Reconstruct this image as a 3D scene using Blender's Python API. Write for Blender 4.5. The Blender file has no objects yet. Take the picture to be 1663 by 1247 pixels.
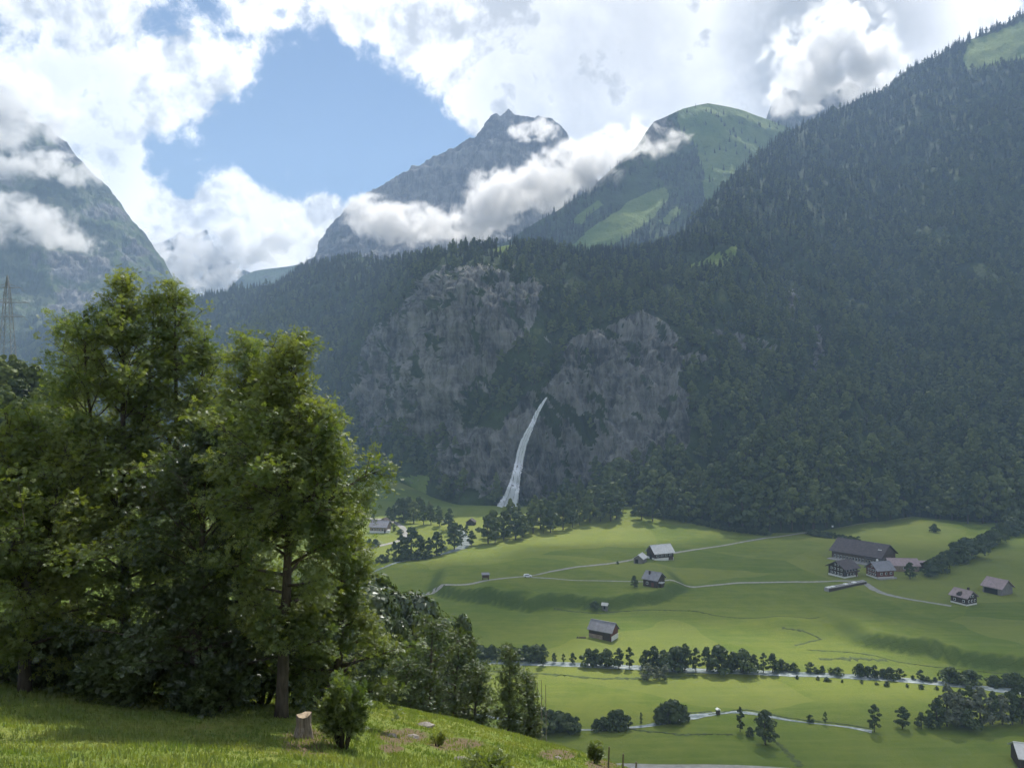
import bpy, bmesh, math, random
import numpy as np
from mathutils import Vector, Matrix
from mathutils.bvhtree import BVHTree

# ------------------------------------------------------------------ camera, sky, sun, exposure
scene = bpy.context.scene
COL = scene.collection
F, CX, HY, CAMZ = 1233.0, 831.5, 640.0, 100.0       # focal length in photo pixels, optical axis, horizon row, eye height over the valley floor
cam_data = bpy.data.cameras.new('camera')
cam = bpy.data.objects.new('camera', cam_data); COL.objects.link(cam)
cam.location = (0, 0, CAMZ); cam.rotation_euler = (math.radians(90), 0, 0)
cam_data.sensor_width = 36.0; cam_data.lens = 36.0 * F / 1663.0
cam_data.shift_y = 0.0099
cam_data.clip_start = 0.2; cam_data.clip_end = 30000
scene.camera = cam

SUN_AZ, SUN_EL = math.radians(18), math.radians(50)
SUN = np.array([math.sin(SUN_AZ) * math.cos(SUN_EL), math.cos(SUN_AZ) * math.cos(SUN_EL), math.sin(SUN_EL)])
sun_data = bpy.data.lights.new('sun', 'SUN'); sun = bpy.data.objects.new('sun', sun_data); COL.objects.link(sun)
sun_data.energy = 5.0; sun_data.angle = math.radians(0.6); sun_data.color = (1.0, 0.94, 0.84)
sun.rotation_euler = Vector(SUN).to_track_quat('Z', 'Y').to_euler()
sun.location = (600, 1000, 1900)

scene.view_settings.view_transform = 'Standard'; scene.view_settings.look = 'None'
scene.view_settings.gamma = 1.0; scene.view_settings.use_curve_mapping = False
scene.view_settings.exposure = 0.55
scene.cycles.max_bounces = 5; scene.cycles.diffuse_bounces = 2; scene.cycles.glossy_bounces = 2
scene.cycles.transmission_bounces = 4; scene.cycles.volume_bounces = 2; scene.cycles.transparent_max_bounces = 32
scene.cycles.use_denoising = True; scene.cycles.use_adaptive_sampling = True; scene.cycles.adaptive_threshold = 0.03; scene.cycles.adaptive_min_samples = 24
scene.cycles.sample_clamp_indirect = 6.0


class NT:
    """Small helper to write node trees."""
    def __init__(self, tree):
        self.t = tree; tree.nodes.clear()
    def n(self, kind, **kw):
        nd = self.t.nodes.new(kind)
        ins = kw.pop('ins', {})
        for k, v in kw.items(): setattr(nd, k, v)
        for k, v in ins.items(): self.set(nd.inputs[k], v)
        return nd
    def set(self, sock, v):
        if isinstance(v, bpy.types.NodeSocket): self.t.links.new(v, sock)
        else: sock.default_value = v
    def math(self, op, a, b=None, c=None, clamp=False):
        nd = self.n('ShaderNodeMath', operation=op, use_clamp=clamp)
        self.set(nd.inputs[0], a)
        if b is not None: self.set(nd.inputs[1], b)
        if c is not None: self.set(nd.inputs[2], c)
        return nd.outputs[0]
    def vmath(self, op, a, b=None, scale=None):
        nd = self.n('ShaderNodeVectorMath', operation=op)
        self.set(nd.inputs[0], a)
        if b is not None: self.set(nd.inputs[1], b)
        if scale is not None: self.set(nd.inputs['Scale'], scale)
        return nd.outputs['Value'] if op in ('DOT_PRODUCT', 'LENGTH', 'DISTANCE') else nd.outputs['Vector']
    def noise(self, vec, scale, detail=6, rough=0.55, dist=0.0, out='Fac'):
        nd = self.n('ShaderNodeTexNoise', ins={'Vector': vec, 'Scale': scale, 'Detail': detail, 'Roughness': rough, 'Distortion': dist})
        return nd.outputs[out]
    def ramp(self, v, a, b, lo=0.0, hi=1.0, smooth=True):
        nd = self.n('ShaderNodeMapRange', interpolation_type='SMOOTHSTEP' if smooth else 'LINEAR')
        for k, x in (('Value', v), ('From Min', a), ('From Max', b), ('To Min', lo), ('To Max', hi)): self.set(nd.inputs[k], x)
        return nd.outputs[0]
    def mix(self, f, a, b):
        nd = self.n('ShaderNodeMix', data_type='RGBA')
        self.set(nd.inputs[0], f)
        for s, v in ((nd.inputs[6], a), (nd.inputs[7], b)):
            self.set(s, (*v, 1.0) if isinstance(v, tuple) and len(v) == 3 else v)
        return nd.outputs[2]
    def attr(self, name):
        return self.n('ShaderNodeAttribute', attribute_name=name).outputs['Fac']


def pdir(px, py):
    v = Vector(((px - CX) / F, 1.0, (HY - py) / F)); return v.normalized()

world = bpy.data.worlds.new('World'); scene.world = world; world.use_nodes = True
w = NT(world.node_tree)
sky = w.n('ShaderNodeTexSky', sky_type='NISHITA', sun_disc=False, sun_elevation=SUN_EL, sun_rotation=SUN_AZ, altitude=800.0, air_density=1.15, dust_density=0.15, ozone_density=3.0)
gen = w.n('ShaderNodeTexCoord').outputs['Generated']
warp = w.vmath('SCALE', w.vmath('SUBTRACT', w.noise(gen, 7.0, 4, 0.55, out='Color'), (0.5, 0.5, 0.5)), scale=0.05)
wd = w.vmath('NORMALIZE', w.vmath('ADD', gen, warp))
n_big = w.noise(wd, 3.4, 3, 0.55)
n_fine = w.noise(wd, 9.0, 9, 0.60)
n_lit = w.noise(w.vmath('ADD', wd, tuple(0.022 * x for x in SUN)), 9.0, 5, 0.60)
cov = w.math('ADD', w.math('MULTIPLY', n_big, 0.85), w.math('MULTIPLY_ADD', n_fine, 2.1, -.93))
# clear blue openings in the cloud cover (directions), and closed cover elsewhere
for (px, py, r, k) in [(605, 195, 170, .40), (480, 230, 140, .36), (370, 262, 110, .30), (270, 258, 90, .28), (285, 45, 90, .30), (540, 120, 100, .2),
                       (-450, 120, 260, .3), (-900, -500, 420, .3), (2300, -900, 500, .25), (500, -900, 420, .22),
                       (950, 20, 380, -.22), (1330, 60, 420, -.25), (470, 360, 160, -.45), (90, 130, 240, -.35), (310, 160, 120, -.30), (600, -10, 140, -.30), (770, 130, 100, -.2), (440, 70, 90, -.22), (170, 350, 130, -.30), (330, 400, 120, -.25)]:
    d = w.vmath('DOT_PRODUCT', wd, tuple(pdir(px, py)))
    f = w.ramp(d, math.cos(r / F), 1.0, 0.0, 1.0)
    cov = w.math('SUBTRACT', cov, w.math('MULTIPLY', f, k))
alpha = w.math('POWER', w.ramp(cov, 0.36, 0.62), 1.5)
thick = w.ramp(cov, 0.52, 0.80)
grey = w.ramp(w.noise(wd, 5.5, 4, 0.6), 0.44, 0.66)
gb = None
for (px, py, r, k) in [(960, 130, 230, .6), (1335, 95, 190, 1.0), (60, 175, 170, .55), (1120, 170, 160, .35), (330, 455, 120, .5)]:
    d = w.vmath('DOT_PRODUCT', wd, tuple(pdir(px, py)))
    f = w.math('MULTIPLY', w.ramp(d, math.cos(r / F), math.cos(0.25 * r / F), 0.0, 1.0), k)
    gb = f if gb is None else w.math('MAXIMUM', gb, f)
gfac = w.math('MULTIPLY', w.math('ADD', w.math('MULTIPLY', grey, 0.16), w.math('MULTIPLY', gb, w.ramp(n_fine, .25, .62, .35, 1.0))), w.ramp(thick, 0, .5, .4, 1.0), clamp=True)
CLOUD_W, CLOUD_G = (15.5, 15.5, 15.7), (5.6, 5.9, 6.3)
emb = w.ramp(w.math('SUBTRACT', n_lit, n_fine), -.05, .13, 0, .85)      # billows turned away from the sun are greyer
ccol = w.mix(w.math('MAXIMUM', gfac, emb), CLOUD_W, CLOUD_G)
scol = w.mix(alpha, sky.outputs[0], ccol)
bg = w.n('ShaderNodeBackground', ins={'Color': scol, 'Strength': 0.065})
w.t.links.new(bg.outputs[0], w.n('ShaderNodeOutputWorld').inputs['Surface'])
world.cycles.sampling_method = 'MANUAL'; world.cycles.sample_map_resolution = 256

# ------------------------------------------------------------------ helpers
RNG = np.random.default_rng(7)
random.seed(7)
_perm = np.random.default_rng(3).permutation(256); _perm = np.concatenate([_perm, _perm, _perm])
_g = np.random.default_rng(4).normal(size=(256, 3)); _g /= np.linalg.norm(_g, axis=1)[:, None]

def pnoise(p):
    p = np.asarray(p, float); i = np.floor(p).astype(int); f = p - i; u = f * f * f * (f * (f * 6 - 15) + 10)
    i &= 255; out = 0
    for dx in (0, 1):
        for dy in (0, 1):
            for dz in (0, 1):
                h = _perm[_perm[_perm[(i[..., 0] + dx) & 255] + ((i[..., 1] + dy) & 255)] + ((i[..., 2] + dz) & 255)]
                g = _g[h]
                dot = g[..., 0] * (f[..., 0] - dx) + g[..., 1] * (f[..., 1] - dy) + g[..., 2] * (f[..., 2] - dz)
                wt = (u[..., 0] if dx else 1 - u[..., 0]) * (u[..., 1] if dy else 1 - u[..., 1]) * (u[..., 2] if dz else 1 - u[..., 2])
                out = out + wt * dot
    return out * 1.6

def fbm(p, octaves=5, gain=0.5, ridged=False):
    p = np.asarray(p, float); a, s, tot = 1.0, 0, 0
    for k in range(octaves):
        n = pnoise(p + 17.3 * k)
        if ridged: n = 1 - 2 * np.abs(n)
        s = s + a * n; tot += a; a *= gain; p = p * 2.03
    return s / tot

def sstep(x, a, b):
    t = np.clip((np.asarray(x, float) - a) / (b - a), 0, 1); return t * t * (3 - 2 * t)

def P(px, py, D):
    return np.array([(px - CX) / F * D, D, CAMZ + (HY - py) / F * D])

def tag(o, label=None, cat=None, group=None, kind=None):
    if label: o['label'] = label
    if cat: o['category'] = cat
    if group: o['group'] = group
    if kind: o['kind'] = kind
    return o

def link(o, parent=None):
    COL.objects.link(o)
    if parent is not None: o.parent = parent
    return o

def empty(name, loc=(0, 0, 0), rz=0.0):
    o = bpy.data.objects.new(name, None); o.empty_display_size = 0.5
    o.location = loc; o.rotation_euler = (0, 0, rz); return link(o)

def mesh_np(name, V, Q, mat=None, smooth=False):
    """V (n,3), Q (m,k) faces with constant k."""
    V = np.asarray(V, np.float32); Q = np.asarray(Q, np.int32); k = Q.shape[1]
    me = bpy.data.meshes.new(name)
    me.vertices.add(len(V)); me.vertices.foreach_set('co', V.ravel())
    me.loops.add(Q.size); me.loops.foreach_set('vertex_index', Q.ravel())
    me.polygons.add(len(Q)); me.polygons.foreach_set('loop_start', np.arange(0, Q.size, k, dtype=np.int32))
    if smooth: me.polygons.foreach_set('use_smooth', np.ones(len(Q), bool))
    me.update(calc_edges=True); me.validate()
    if mat is not None: me.materials.append(mat)
    return me

def obj(name, me, parent=None, mat=None):
    o = bpy.data.objects.new(name, me)
    if mat is not None and not me.materials: me.materials.append(mat)
    return link(o, parent)

def set_attr(me, name, vals):
    a = me.attributes.new(name, 'FLOAT', 'POINT'); a.data.foreach_set('value', np.asarray(vals, np.float32))

def grid_faces(nu, nv):
    i = np.arange((nu - 1) * (nv - 1)); a = (i // (nv - 1)) * nv + i % (nv - 1)
    return np.stack([a, a + nv, a + nv + 1, a + 1], 1)

def in_poly(px, py, poly):
    px, py = np.asarray(px, float), np.asarray(py, float); c = np.zeros(px.shape, bool); n = len(poly)
    for i in range(n):
        x0, y0 = poly[i]; x1, y1 = poly[(i + 1) % n]
        if y0 == y1: continue
        c ^= ((y0 > py) != (y1 > py)) & (px < (x1 - x0) * (py - y0) / (y1 - y0) + x0)
    return c

def proj(V):
    D = np.maximum(V[..., 1], 1.0); return CX + F * V[..., 0] / D, HY - F * (V[..., 2] - CAMZ) / D

class MB:
    """Collects boxes, tubes and prisms, then links them as ONE mesh object."""
    def __init__(self): self.v = []; self.f = []
    def add(self, vs, fs):
        b = len(self.v); self.v += [tuple(x) for x in vs]; self.f += [tuple(b + i for i in q) for q in fs]; return self
    def box(self, c, s, rz=0.0):
        cs, sn = math.cos(rz), math.sin(rz); vs = []
        for z in (-.5, .5):
            for x, y in ((-.5, -.5), (.5, -.5), (.5, .5), (-.5, .5)):
                a, b = x * s[0], y * s[1]; vs.append((c[0] + a * cs - b * sn, c[1] + a * sn + b * cs, c[2] + z * s[2]))
        return self.add(vs, [(3, 2, 1, 0), (4, 5, 6, 7), (0, 1, 5, 4), (1, 2, 6, 5), (2, 3, 7, 6), (3, 0, 4, 7)])
    def tube(self, pts, rads, n=6, cap=True):
        pts = [Vector(p) for p in pts]; rings = []; b = len(self.v)
        for i, p in enumerate(pts):
            t = (pts[min(i + 1, len(pts) - 1)] - pts[max(i - 1, 0)]).normalized()
            u = t.cross(Vector((0.31, 0.87, 0.2))).normalized(); v = t.cross(u)
            for k in range(n):
                a = 2 * math.pi * k / n; self.v.append(tuple(p + (u * math.cos(a) + v * math.sin(a)) * rads[i]))
        for i in range(len(pts) - 1):
            for k in range(n):
                k2 = (k + 1) % n; self.f.append((b + i * n + k, b + i * n + k2, b + (i + 1) * n + k2, b + (i + 1) * n + k))
        if cap:
            self.f.append(tuple(b + k for k in range(n))[::-1]); e = b + (len(pts) - 1) * n; self.f.append(tuple(e + k for k in range(n)))
        return self
    def prism(self, prof, y0, y1):
        """profile of (x, z) points extruded along y"""
        n = len(prof); vs = [(x, y0, z) for x, z in prof] + [(x, y1, z) for x, z in prof]
        fs = [tuple(range(n)), tuple(range(2 * n - 1, n - 1, -1))]
        for i in range(n):
            j = (i + 1) % n; fs.append((j, i, n + i, n + j))
        return self.add(vs, fs)
    def mesh(self, name, mat=None, smooth=False):
        me = bpy.data.meshes.new(name); me.from_pydata(self.v, [], self.f); me.update()
        if smooth: me.polygons.foreach_set('use_smooth', [True] * len(me.polygons))
        if mat: me.materials.append(mat)
        return me
    def build(self, name, mat, parent=None, smooth=False):
        return obj(name, self.mesh(name, mat, smooth), parent)

# ------------------------------------------------------------------ materials
def new_mat(name):
    m = bpy.data.materials.new(name); m.use_nodes = True; return m, NT(m.node_tree)

def finish(t, color, rough=0.9, spec=0.15, bump=None, bdist=0.1, bstr=0.6, **kw):
    b = t.n('ShaderNodeBsdfPrincipled'); t.set(b.inputs['Base Color'], (*color, 1) if isinstance(color, tuple) and len(color) == 3 else color)
    t.set(b.inputs['Roughness'], rough); t.set(b.inputs['Specular IOR Level'], spec)
    for k, v in kw.items(): t.set(b.inputs[k.replace('_', ' ')], v)
    if bump is not None:
        bn = t.n('ShaderNodeBump', ins={'Height': bump, 'Distance': bdist, 'Strength': bstr}); t.t.links.new(bn.outputs[0], b.inputs['Normal'])
    t.t.links.new(b.outputs[0], t.n('ShaderNodeOutputMaterial').inputs['Surface']); return b

def flat_mat(name, c, rough=0.8, var=0.25, scale=1.5, spec=0.2, stretch=(1, 1, 1)):
    m, t = new_mat(name); o = t.n('ShaderNodeTexCoord').outputs['Object']
    o = t.n('ShaderNodeMapping', ins={'Vector': o, 'Scale': stretch}).outputs[0]
    n = t.noise(o, scale, 6, 0.65)
    finish(t, t.mix(t.ramp(n, .3, .7), tuple(x * (1 - var) for x in c), tuple(min(1, x * (1 + var)) for x in c)), rough, spec); return m

def leaf_mat(name, c1, c2, trans=0.35, gloss=0.06, rough=0.45, tint=(1.38, 1.42, .5), ovar=0.0):
    """leaf colour varying from clump to clump; light passes through the blade"""
    m, t = new_mat(name); o = t.n('ShaderNodeTexCoord').outputs['Object']; oi = t.n('ShaderNodeObjectInfo')
    n = t.noise(t.vmath('ADD', o, t.vmath('SCALE', (7.1, 3.3, 5.7), scale=t.math('MULTIPLY', oi.outputs['Random'], 9.0))), .55, 4, .7)
    f = t.ramp(n, .32, .68)
    if ovar: f = t.math('ADD', t.math('MULTIPLY', f, 1 - ovar), t.math('MULTIPLY', oi.outputs['Random'], ovar))
    col = t.mix(f, c1, c2)
    tcol = t.n('ShaderNodeMix', data_type='RGBA', blend_type='MULTIPLY', ins={0: 1.0}); t.set(tcol.inputs[6], col); tcol.inputs[7].default_value = (*tint, 1)
    d = t.n('ShaderNodeBsdfDiffuse', ins={'Color': col}); tr = t.n('ShaderNodeBsdfTranslucent', ins={'Color': tcol.outputs[2]})
    g = t.n('ShaderNodeBsdfGlossy', ins={'Color': (.9, .95, 1, 1), 'Roughness': rough})
    m1 = t.n('ShaderNodeMixShader', ins={0: trans}); t.t.links.new(d.outputs[0], m1.inputs[1]); t.t.links.new(tr.outputs[0], m1.inputs[2])
    m2 = t.n('ShaderNodeMixShader', ins={0: gloss}); t.t.links.new(m1.outputs[0], m2.inputs[1]); t.t.links.new(g.outputs[0], m2.inputs[2])
    t.t.links.new(m2.outputs[0], t.n('ShaderNodeOutputMaterial').inputs['Surface']); return m

def pos(t): return t.n('ShaderNodeNewGeometry').outputs['Position']

def mountain_mat(name, rock1, rock2, veg1, veg2, mead1, mead2, rs=1.0, snow=False):
    """rock, scrub and alpine meadow by the attributes 'rock' and 'meadow'; streaked, stratified stone"""
    m, t = new_mat(name); p = pos(t)
    vert = t.n('ShaderNodeMapping', ins={'Vector': p, 'Scale': (1, 1, .16), 'Rotation': (0, .35, 0)}).outputs[0]
    strat = t.n('ShaderNodeMapping', ins={'Vector': p, 'Scale': (.35, .35, 2.2), 'Rotation': (.12, -.3, 0)}).outputs[0]
    n1 = t.noise(vert, .085 / rs, 6, .72); n2 = t.noise(strat, .018 / rs, 5, .65); n3 = t.noise(p, .03 / rs, 6, .7); n4 = t.noise(p, .009 / rs, 2, .6)
    rk = t.mix(t.ramp(t.math('ADD', t.math('MULTIPLY', n1, .75), t.math('MULTIPLY', n2, .4)), .44, .72), rock1, rock2)
    vg = t.mix(t.ramp(n3, .3, .7), veg1, veg2); md = t.mix(t.ramp(t.math('ADD', t.math('MULTIPLY', n3, .5), t.math('MULTIPLY', n4, .5)), .35, .65), mead1, mead2)
    rf = t.ramp(t.math('ADD', t.attr('rock'), t.math('MULTIPLY', t.math('SUBTRACT', n3, .5), 1.5)), .35, .65)
    mf = t.ramp(t.math('ADD', t.attr('meadow'), t.math('MULTIPLY', t.math('SUBTRACT', n3, .5), .7)), .4, .6)
    c = t.mix(rf, t.mix(mf, vg, md), rk)
    if snow: c = t.mix(t.ramp(t.math('ADD', t.attr('snow'), t.math('MULTIPLY', t.math('SUBTRACT', n3, .5), 1.2)), .45, .6), c, (.75, .78, .82))
    finish(t, c, .95, .08, bump=t.math('ADD', n1, t.math('MULTIPLY', n3, .7)), bdist=9.0 * rs, bstr=.9); return m

M = {}
M['massif'] = mountain_mat('massif_rock_and_scrub', (.032, .034, .033), (.235, .235, .218), (.022, .034, .014), (.045, .07, .02), (.10, .16, .03), (.15, .20, .045))
M['dome'] = mountain_mat('dome_alpine', (.06, .06, .06), (.19, .185, .17), (.025, .04, .016), (.05, .085, .025), (.09, .155, .03), (.15, .20, .05), 1.5)
M['far_rock'] = mountain_mat('far_grey_rock', (.06, .06, .066), (.26, .255, .245), (.04, .055, .035), (.07, .09, .045), (.08, .12, .04), (.11, .15, .05), 2.5)
M['snow_rock'] = mountain_mat('snow_and_rock', (.08, .08, .09), (.2, .2, .2), (.05, .06, .05), (.07, .08, .06), (.08, .1, .06), (.1, .12, .06), 3, snow=True)
# ------------------------------------------------------------------ mountains (lofted from measured profiles, each with its own distance and a far side)
def catmull(K, n):
    """K (..., rows, 3) -> (..., n, 3) along rows"""
    rows = K.shape[-2]; t = np.linspace(0, rows - 1, n); i = np.clip(np.floor(t).astype(int), 0, rows - 2); f = (t - i)[:, None]
    p1, p2 = K[..., i, :], K[..., i + 1, :]; p0 = K[..., np.clip(i - 1, 0, rows - 1), :]; p3 = K[..., np.clip(i + 2, 0, rows - 1), :]
    return .5 * (2 * p1 + (p2 - p0) * f + (2 * p0 - 5 * p1 + 4 * p2 - p3) * f * f + (3 * p1 - p0 - 3 * p2 + p3) * f ** 3)

def loft(name, cols, nu, nv, amp, scale, mat, ridged=.5, back=(500, 350), edge=.35, seed=0, attrs=None, octs=6, relief=None):
    """cols: [(px, [(py, distance), ...front foot to ridge])]; the far side falls away behind the ridge"""
    C = np.array([[P(px, py, D) for py, D in prof] for px, prof in cols])
    xs = np.array([c[0] for c in cols], float); u = np.linspace(xs[0], xs[-1], nu)
    A = np.stack([np.stack([np.interp(u, xs, C[:, r, k]) for k in range(3)], -1) for r in range(C.shape[1])], 1)
    G = catmull(A, nv)
    dv = np.gradient(G, axis=1); du = np.gradient(G, axis=0); N = np.cross(du, dv); N /= np.linalg.norm(N, axis=-1)[..., None] + 1e-9
    q = G / scale + seed * 11.7
    d = (1 - ridged) * fbm(q, octs) + ridged * (fbm(q * np.array([1, 1, .45]), octs, ridged=True) - .3)
    tv = np.linspace(0, 1, nv)[None, :]
    taper = np.minimum(sstep(tv, 0, .08), 1 - (1 - edge) * sstep(tv, .86, 1.0))
    G = G + N * (amp * d * taper)[..., None]
    if relief: G = G + N * (relief(G) * taper)[..., None]
    rid = G[:, -1]
    b1 = rid + np.array([0, back[0] * .3, -back[1] * .25]); b2 = rid + np.array([0, back[0], -back[1]]); b3 = b2.copy(); b3[:, 1] += back[0]; b3[:, 2] = -20
    G = np.concatenate([G, b1[:, None], b2[:, None], b3[:, None]], 1)
    nv2 = nv + 3; V = G.reshape(-1, 3)
    me = mesh_np(name, V, grid_faces(nu, nv2), mat, smooth=True)
    at = attrs(V, np.tile(np.arange(nv2) / (nv - 1), nu)) if attrs else {}
    for k in ('rock', 'meadow', 'snow'): set_attr(me, k, at.get(k, np.zeros(len(V))))
    o = obj(name, me); tag(o, kind='structure')
    return o, V, at

def jitter(V, s, amt, seed=0):
    q = V / s + seed * 5.1
    return amt * fbm(q, 4), amt * fbm(q + 31.7, 4)

ROCKS = [[(560, 650), (600, 545), (670, 462), (748, 436), (830, 440), (890, 470), (850, 540), (800, 590), (790, 655), (745, 715), (655, 715), (580, 710)],
         [(800, 700), (850, 640), (905, 595), (935, 550), (1040, 510), (1095, 540), (1098, 590), (1125, 630), (1112, 690), (1095, 745), (1010, 772), (950, 792), (880, 818), (805, 822), (800, 760)],
         [(1168, 535), (1215, 530), (1268, 565), (1262, 582), (1200, 570)], [(1095, 572), (1150, 565), (1150, 592), (1100, 600)],
         [(690, 735), (760, 700), (830, 700), (835, 740), (815, 805), (720, 790)]]
MEADOWS = [[(1095, 442), (1150, 418), (1195, 398), (1200, 425), (1165, 432), (1120, 447)], [(1570, 70), (1663, 35), (1750, 0), (1750, 75), (1663, 95), (1600, 112), (1560, 112)],
           [(600, 800), (640, 775), (700, 770), (690, 800), (640, 812)], [(800, 405), (835, 385), (850, 395), (815, 410)]]
SCREE = [[(1268, 470), (1290, 470), (1300, 500), (1283, 500)], [(1310, 525), (1330, 530), (1345, 585), (1320, 610), (1322, 565)]]

def massif_attr(V, tv):
    px, py = proj(V); jx, jy = jitter(V, 60, 34); jx2, jy2 = jitter(V, 14, 9, 3)
    rock = np.zeros(len(V)); mead = np.zeros(len(V))
    for pl in ROCKS: rock[in_poly(px + jx + jx2, py + jy + jy2, pl)] = .72
    for pl in SCREE: rock[in_poly(px + jx2 * .6, py + jy2 * .6, pl)] = 1.
    for pl in MEADOWS: mead[in_poly(px + jx2 * .7, py + jy2 * .7, pl)] = 1.
    veg = fbm(np.stack([(V[:, 0] + .55 * V[:, 2]) / 22, V[:, 1] / 40, (V[:, 2] - .6 * V[:, 0]) / 46], -1), 5, .6); rock = np.where((rock > 0) & (rock < 1) & (veg > .17), .2, rock)
    rock = np.where((rock == 0) & (veg < -.36) & (px > 560) & (px < 1300) & (py > 440) & (py < 800), .6, rock)
    return {'rock': rock, 'meadow': mead}

def massif_relief(G):
    px, py = proj(G); s = G.shape[:2]
    across = G[..., 0] * .9 - G[..., 2] * .42
    gul = fbm(np.stack([across / 120, G[..., 2] / 420, 0 * across], -1), 4, ridged=True) - .35
    out = 40 * gul * sstep(px, 1150, 1330) + 10 * gul * (1 - sstep(px, 1150, 1330)) * (1 - sstep(px, 500, 700)) + 34 * gul * (1 - sstep(px, 520, 700))
    rk = np.zeros(s)
    for pl in ROCKS: rk[in_poly(px, py, pl)] = 1
    for _ in range(6): rk[1:-1, 1:-1] = (rk[1:-1, 1:-1] + rk[:-2, 1:-1] + rk[2:, 1:-1] + rk[1:-1, :-2] + rk[1:-1, 2:]) / 5
    sl = G[..., 0] + .3 * G[..., 2]
    q = np.stack([sl / 26, G[..., 1] / 60, (G[..., 2] - .4 * G[..., 0]) / 62], -1)
    out = out + rk * (19 * fbm(q, 6, .58, ridged=True) + 9 * fbm(q * 2.6 + 4, 4, .6, ridged=True) - 9)
    line = [(1262, 425), (1300, 490), (1328, 555), (1322, 610), (1270, 675), (1185, 735), (1090, 785)]; g = np.zeros(s)
    for (x0, y0), (x1, y1) in zip(line[:-1], line[1:]):
        k = np.clip(((px - x0) * (x1 - x0) + (py - y0) * (y1 - y0)) / ((x1 - x0) ** 2 + (y1 - y0) ** 2), 0, 1); g = np.maximum(g, np.exp(-(np.hypot(px - x0 - k * (x1 - x0), py - y0 - k * (y1 - y0)) / 26) ** 2))
    return out - 24 * g

massif_cols = [
 (-260, [(800, 860), (780, 920), (740, 1040), (700, 1200), (650, 1400), (610, 1560)]),
 (60,  [(800, 820), (745, 880), (680, 990), (620, 1150), (560, 1350), (520, 1500)]),
 (200, [(800, 810), (745, 870), (670, 970), (600, 1130), (535, 1320), (500, 1480)]),
 (330, [(800, 800), (742, 850), (655, 950), (575, 1090), (520, 1250), (489, 1450)]),
 (395, [(800, 790), (742, 835), (650, 925), (565, 1055), (510, 1210), (472, 1420)]),
 (450, [(800, 780), (740, 820), (648, 900), (555, 1020), (495, 1180), (463, 1390)]),
 (505, [(798, 785), (738, 825), (645, 890), (550, 990), (482, 1140), (436, 1340)]),
 (560, [(796, 790), (736, 825), (640, 880), (540, 960), (470, 1090), (428, 1280)]),
 (610, [(798, 780), (738, 812), (640, 850), (525, 915), (458, 1020), (424, 1220)]),
 (650, [(803, 757), (742, 790), (640, 830), (515, 880), (450, 960), (424, 1160)]),
 (700, [(815, 705), (762, 728), (640, 765), (500, 810), (447, 880), (420, 1100)]),
 (750, [(822, 677), (775, 695), (640, 738), (470, 795), (434, 860), (412, 1060)]),
 (830, [(824, 670), (788, 684), (655, 722), (500, 775), (430, 860), (406, 1060)]),
 (885, [(822, 677), (788, 690), (648, 724), (540, 765), (440, 870), (408, 1070)]),
 (950, [(824, 670), (780, 688), (640, 722), (555, 755), (450, 880), (412, 1090)]),
 (1010, [(838, 623), (765, 664), (640, 714), (545, 755), (460, 868), (414, 1110)]),
 (1060, [(846, 599), (750, 660), (640, 712), (530, 765), (455, 875), (408, 1140)]),
 (1100, [(852, 582), (742, 656), (640, 712), (525, 775), (450, 890), (390, 1180)]),
 (1140, [(856, 571), (740, 652), (640, 714), (525, 785), (440, 905), (345, 1260)]),
 (1180, [(860, 560), (740, 648), (638, 716), (525, 800), (430, 930), (298, 1340)]),
 (1250, [(866, 546), (738, 640), (622, 728), (512, 840), (405, 1000), (238, 1450)]),
 (1290, [(866, 546), (738, 642), (612, 745), (500, 880), (385, 1050), (214, 1490)]),
 (1335, [(862, 555), (735, 660), (606, 780), (490, 925), (365, 1100), (190, 1500)]),
 (1390, [(852, 582), (733, 668), (604, 775), (475, 910), (340, 1100), (168, 1490)]),
 (1440, [(846, 599), (731, 680), (598, 788), (455, 925), (310, 1130), (150, 1470)]),
 (1480, [(838, 623), (728, 695), (588, 800), (435, 940), (285, 1140), (112, 1460)]),
 (1560, [(848, 593), (720, 690), (570, 805), (405, 960), (240, 1150), (76, 1430)]),
 (1663, [(850, 587), (710, 690), (550, 815), (370, 975), (195, 1155), (24, 1400)]),
 (1850, [(855, 574), (690, 690), (510, 825), (310, 985), (140, 1150), (-35, 1350)]),
 (2150, [(860, 560), (670, 680), (470, 815), (250, 965), (120, 1110), (-30, 1300)])]
def push(px, pr):
    k = float(np.interp(px, [-260, 620, 660, 700, 750], [1.15, 1.15, 1.11, 1.05, 1.0])); out = [(py, D * k) for py, D in pr]
    return [(HY + CAMZ * F / out[0][1], out[0][1])] + out[1:]
def recede(px, pr):
    k = float(np.interp(px, [1180, 1290, 1440, 2200], [1.0, 1.10, 1.30, 1.30])); return [(py, D * (1 + (k - 1) * r / 5)) for r, (py, D) in enumerate(pr)]
massif_cols = [(px, push(px, pr)) if px < 750 else (px, recede(px, pr)) for px, pr in massif_cols]
massif, massV, massA = loft('mountain_slope', massif_cols, 1000, 240, 32, 150, M['massif'], .6, attrs=massif_attr, relief=massif_relief, back=(420, 300), octs=7)

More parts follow.
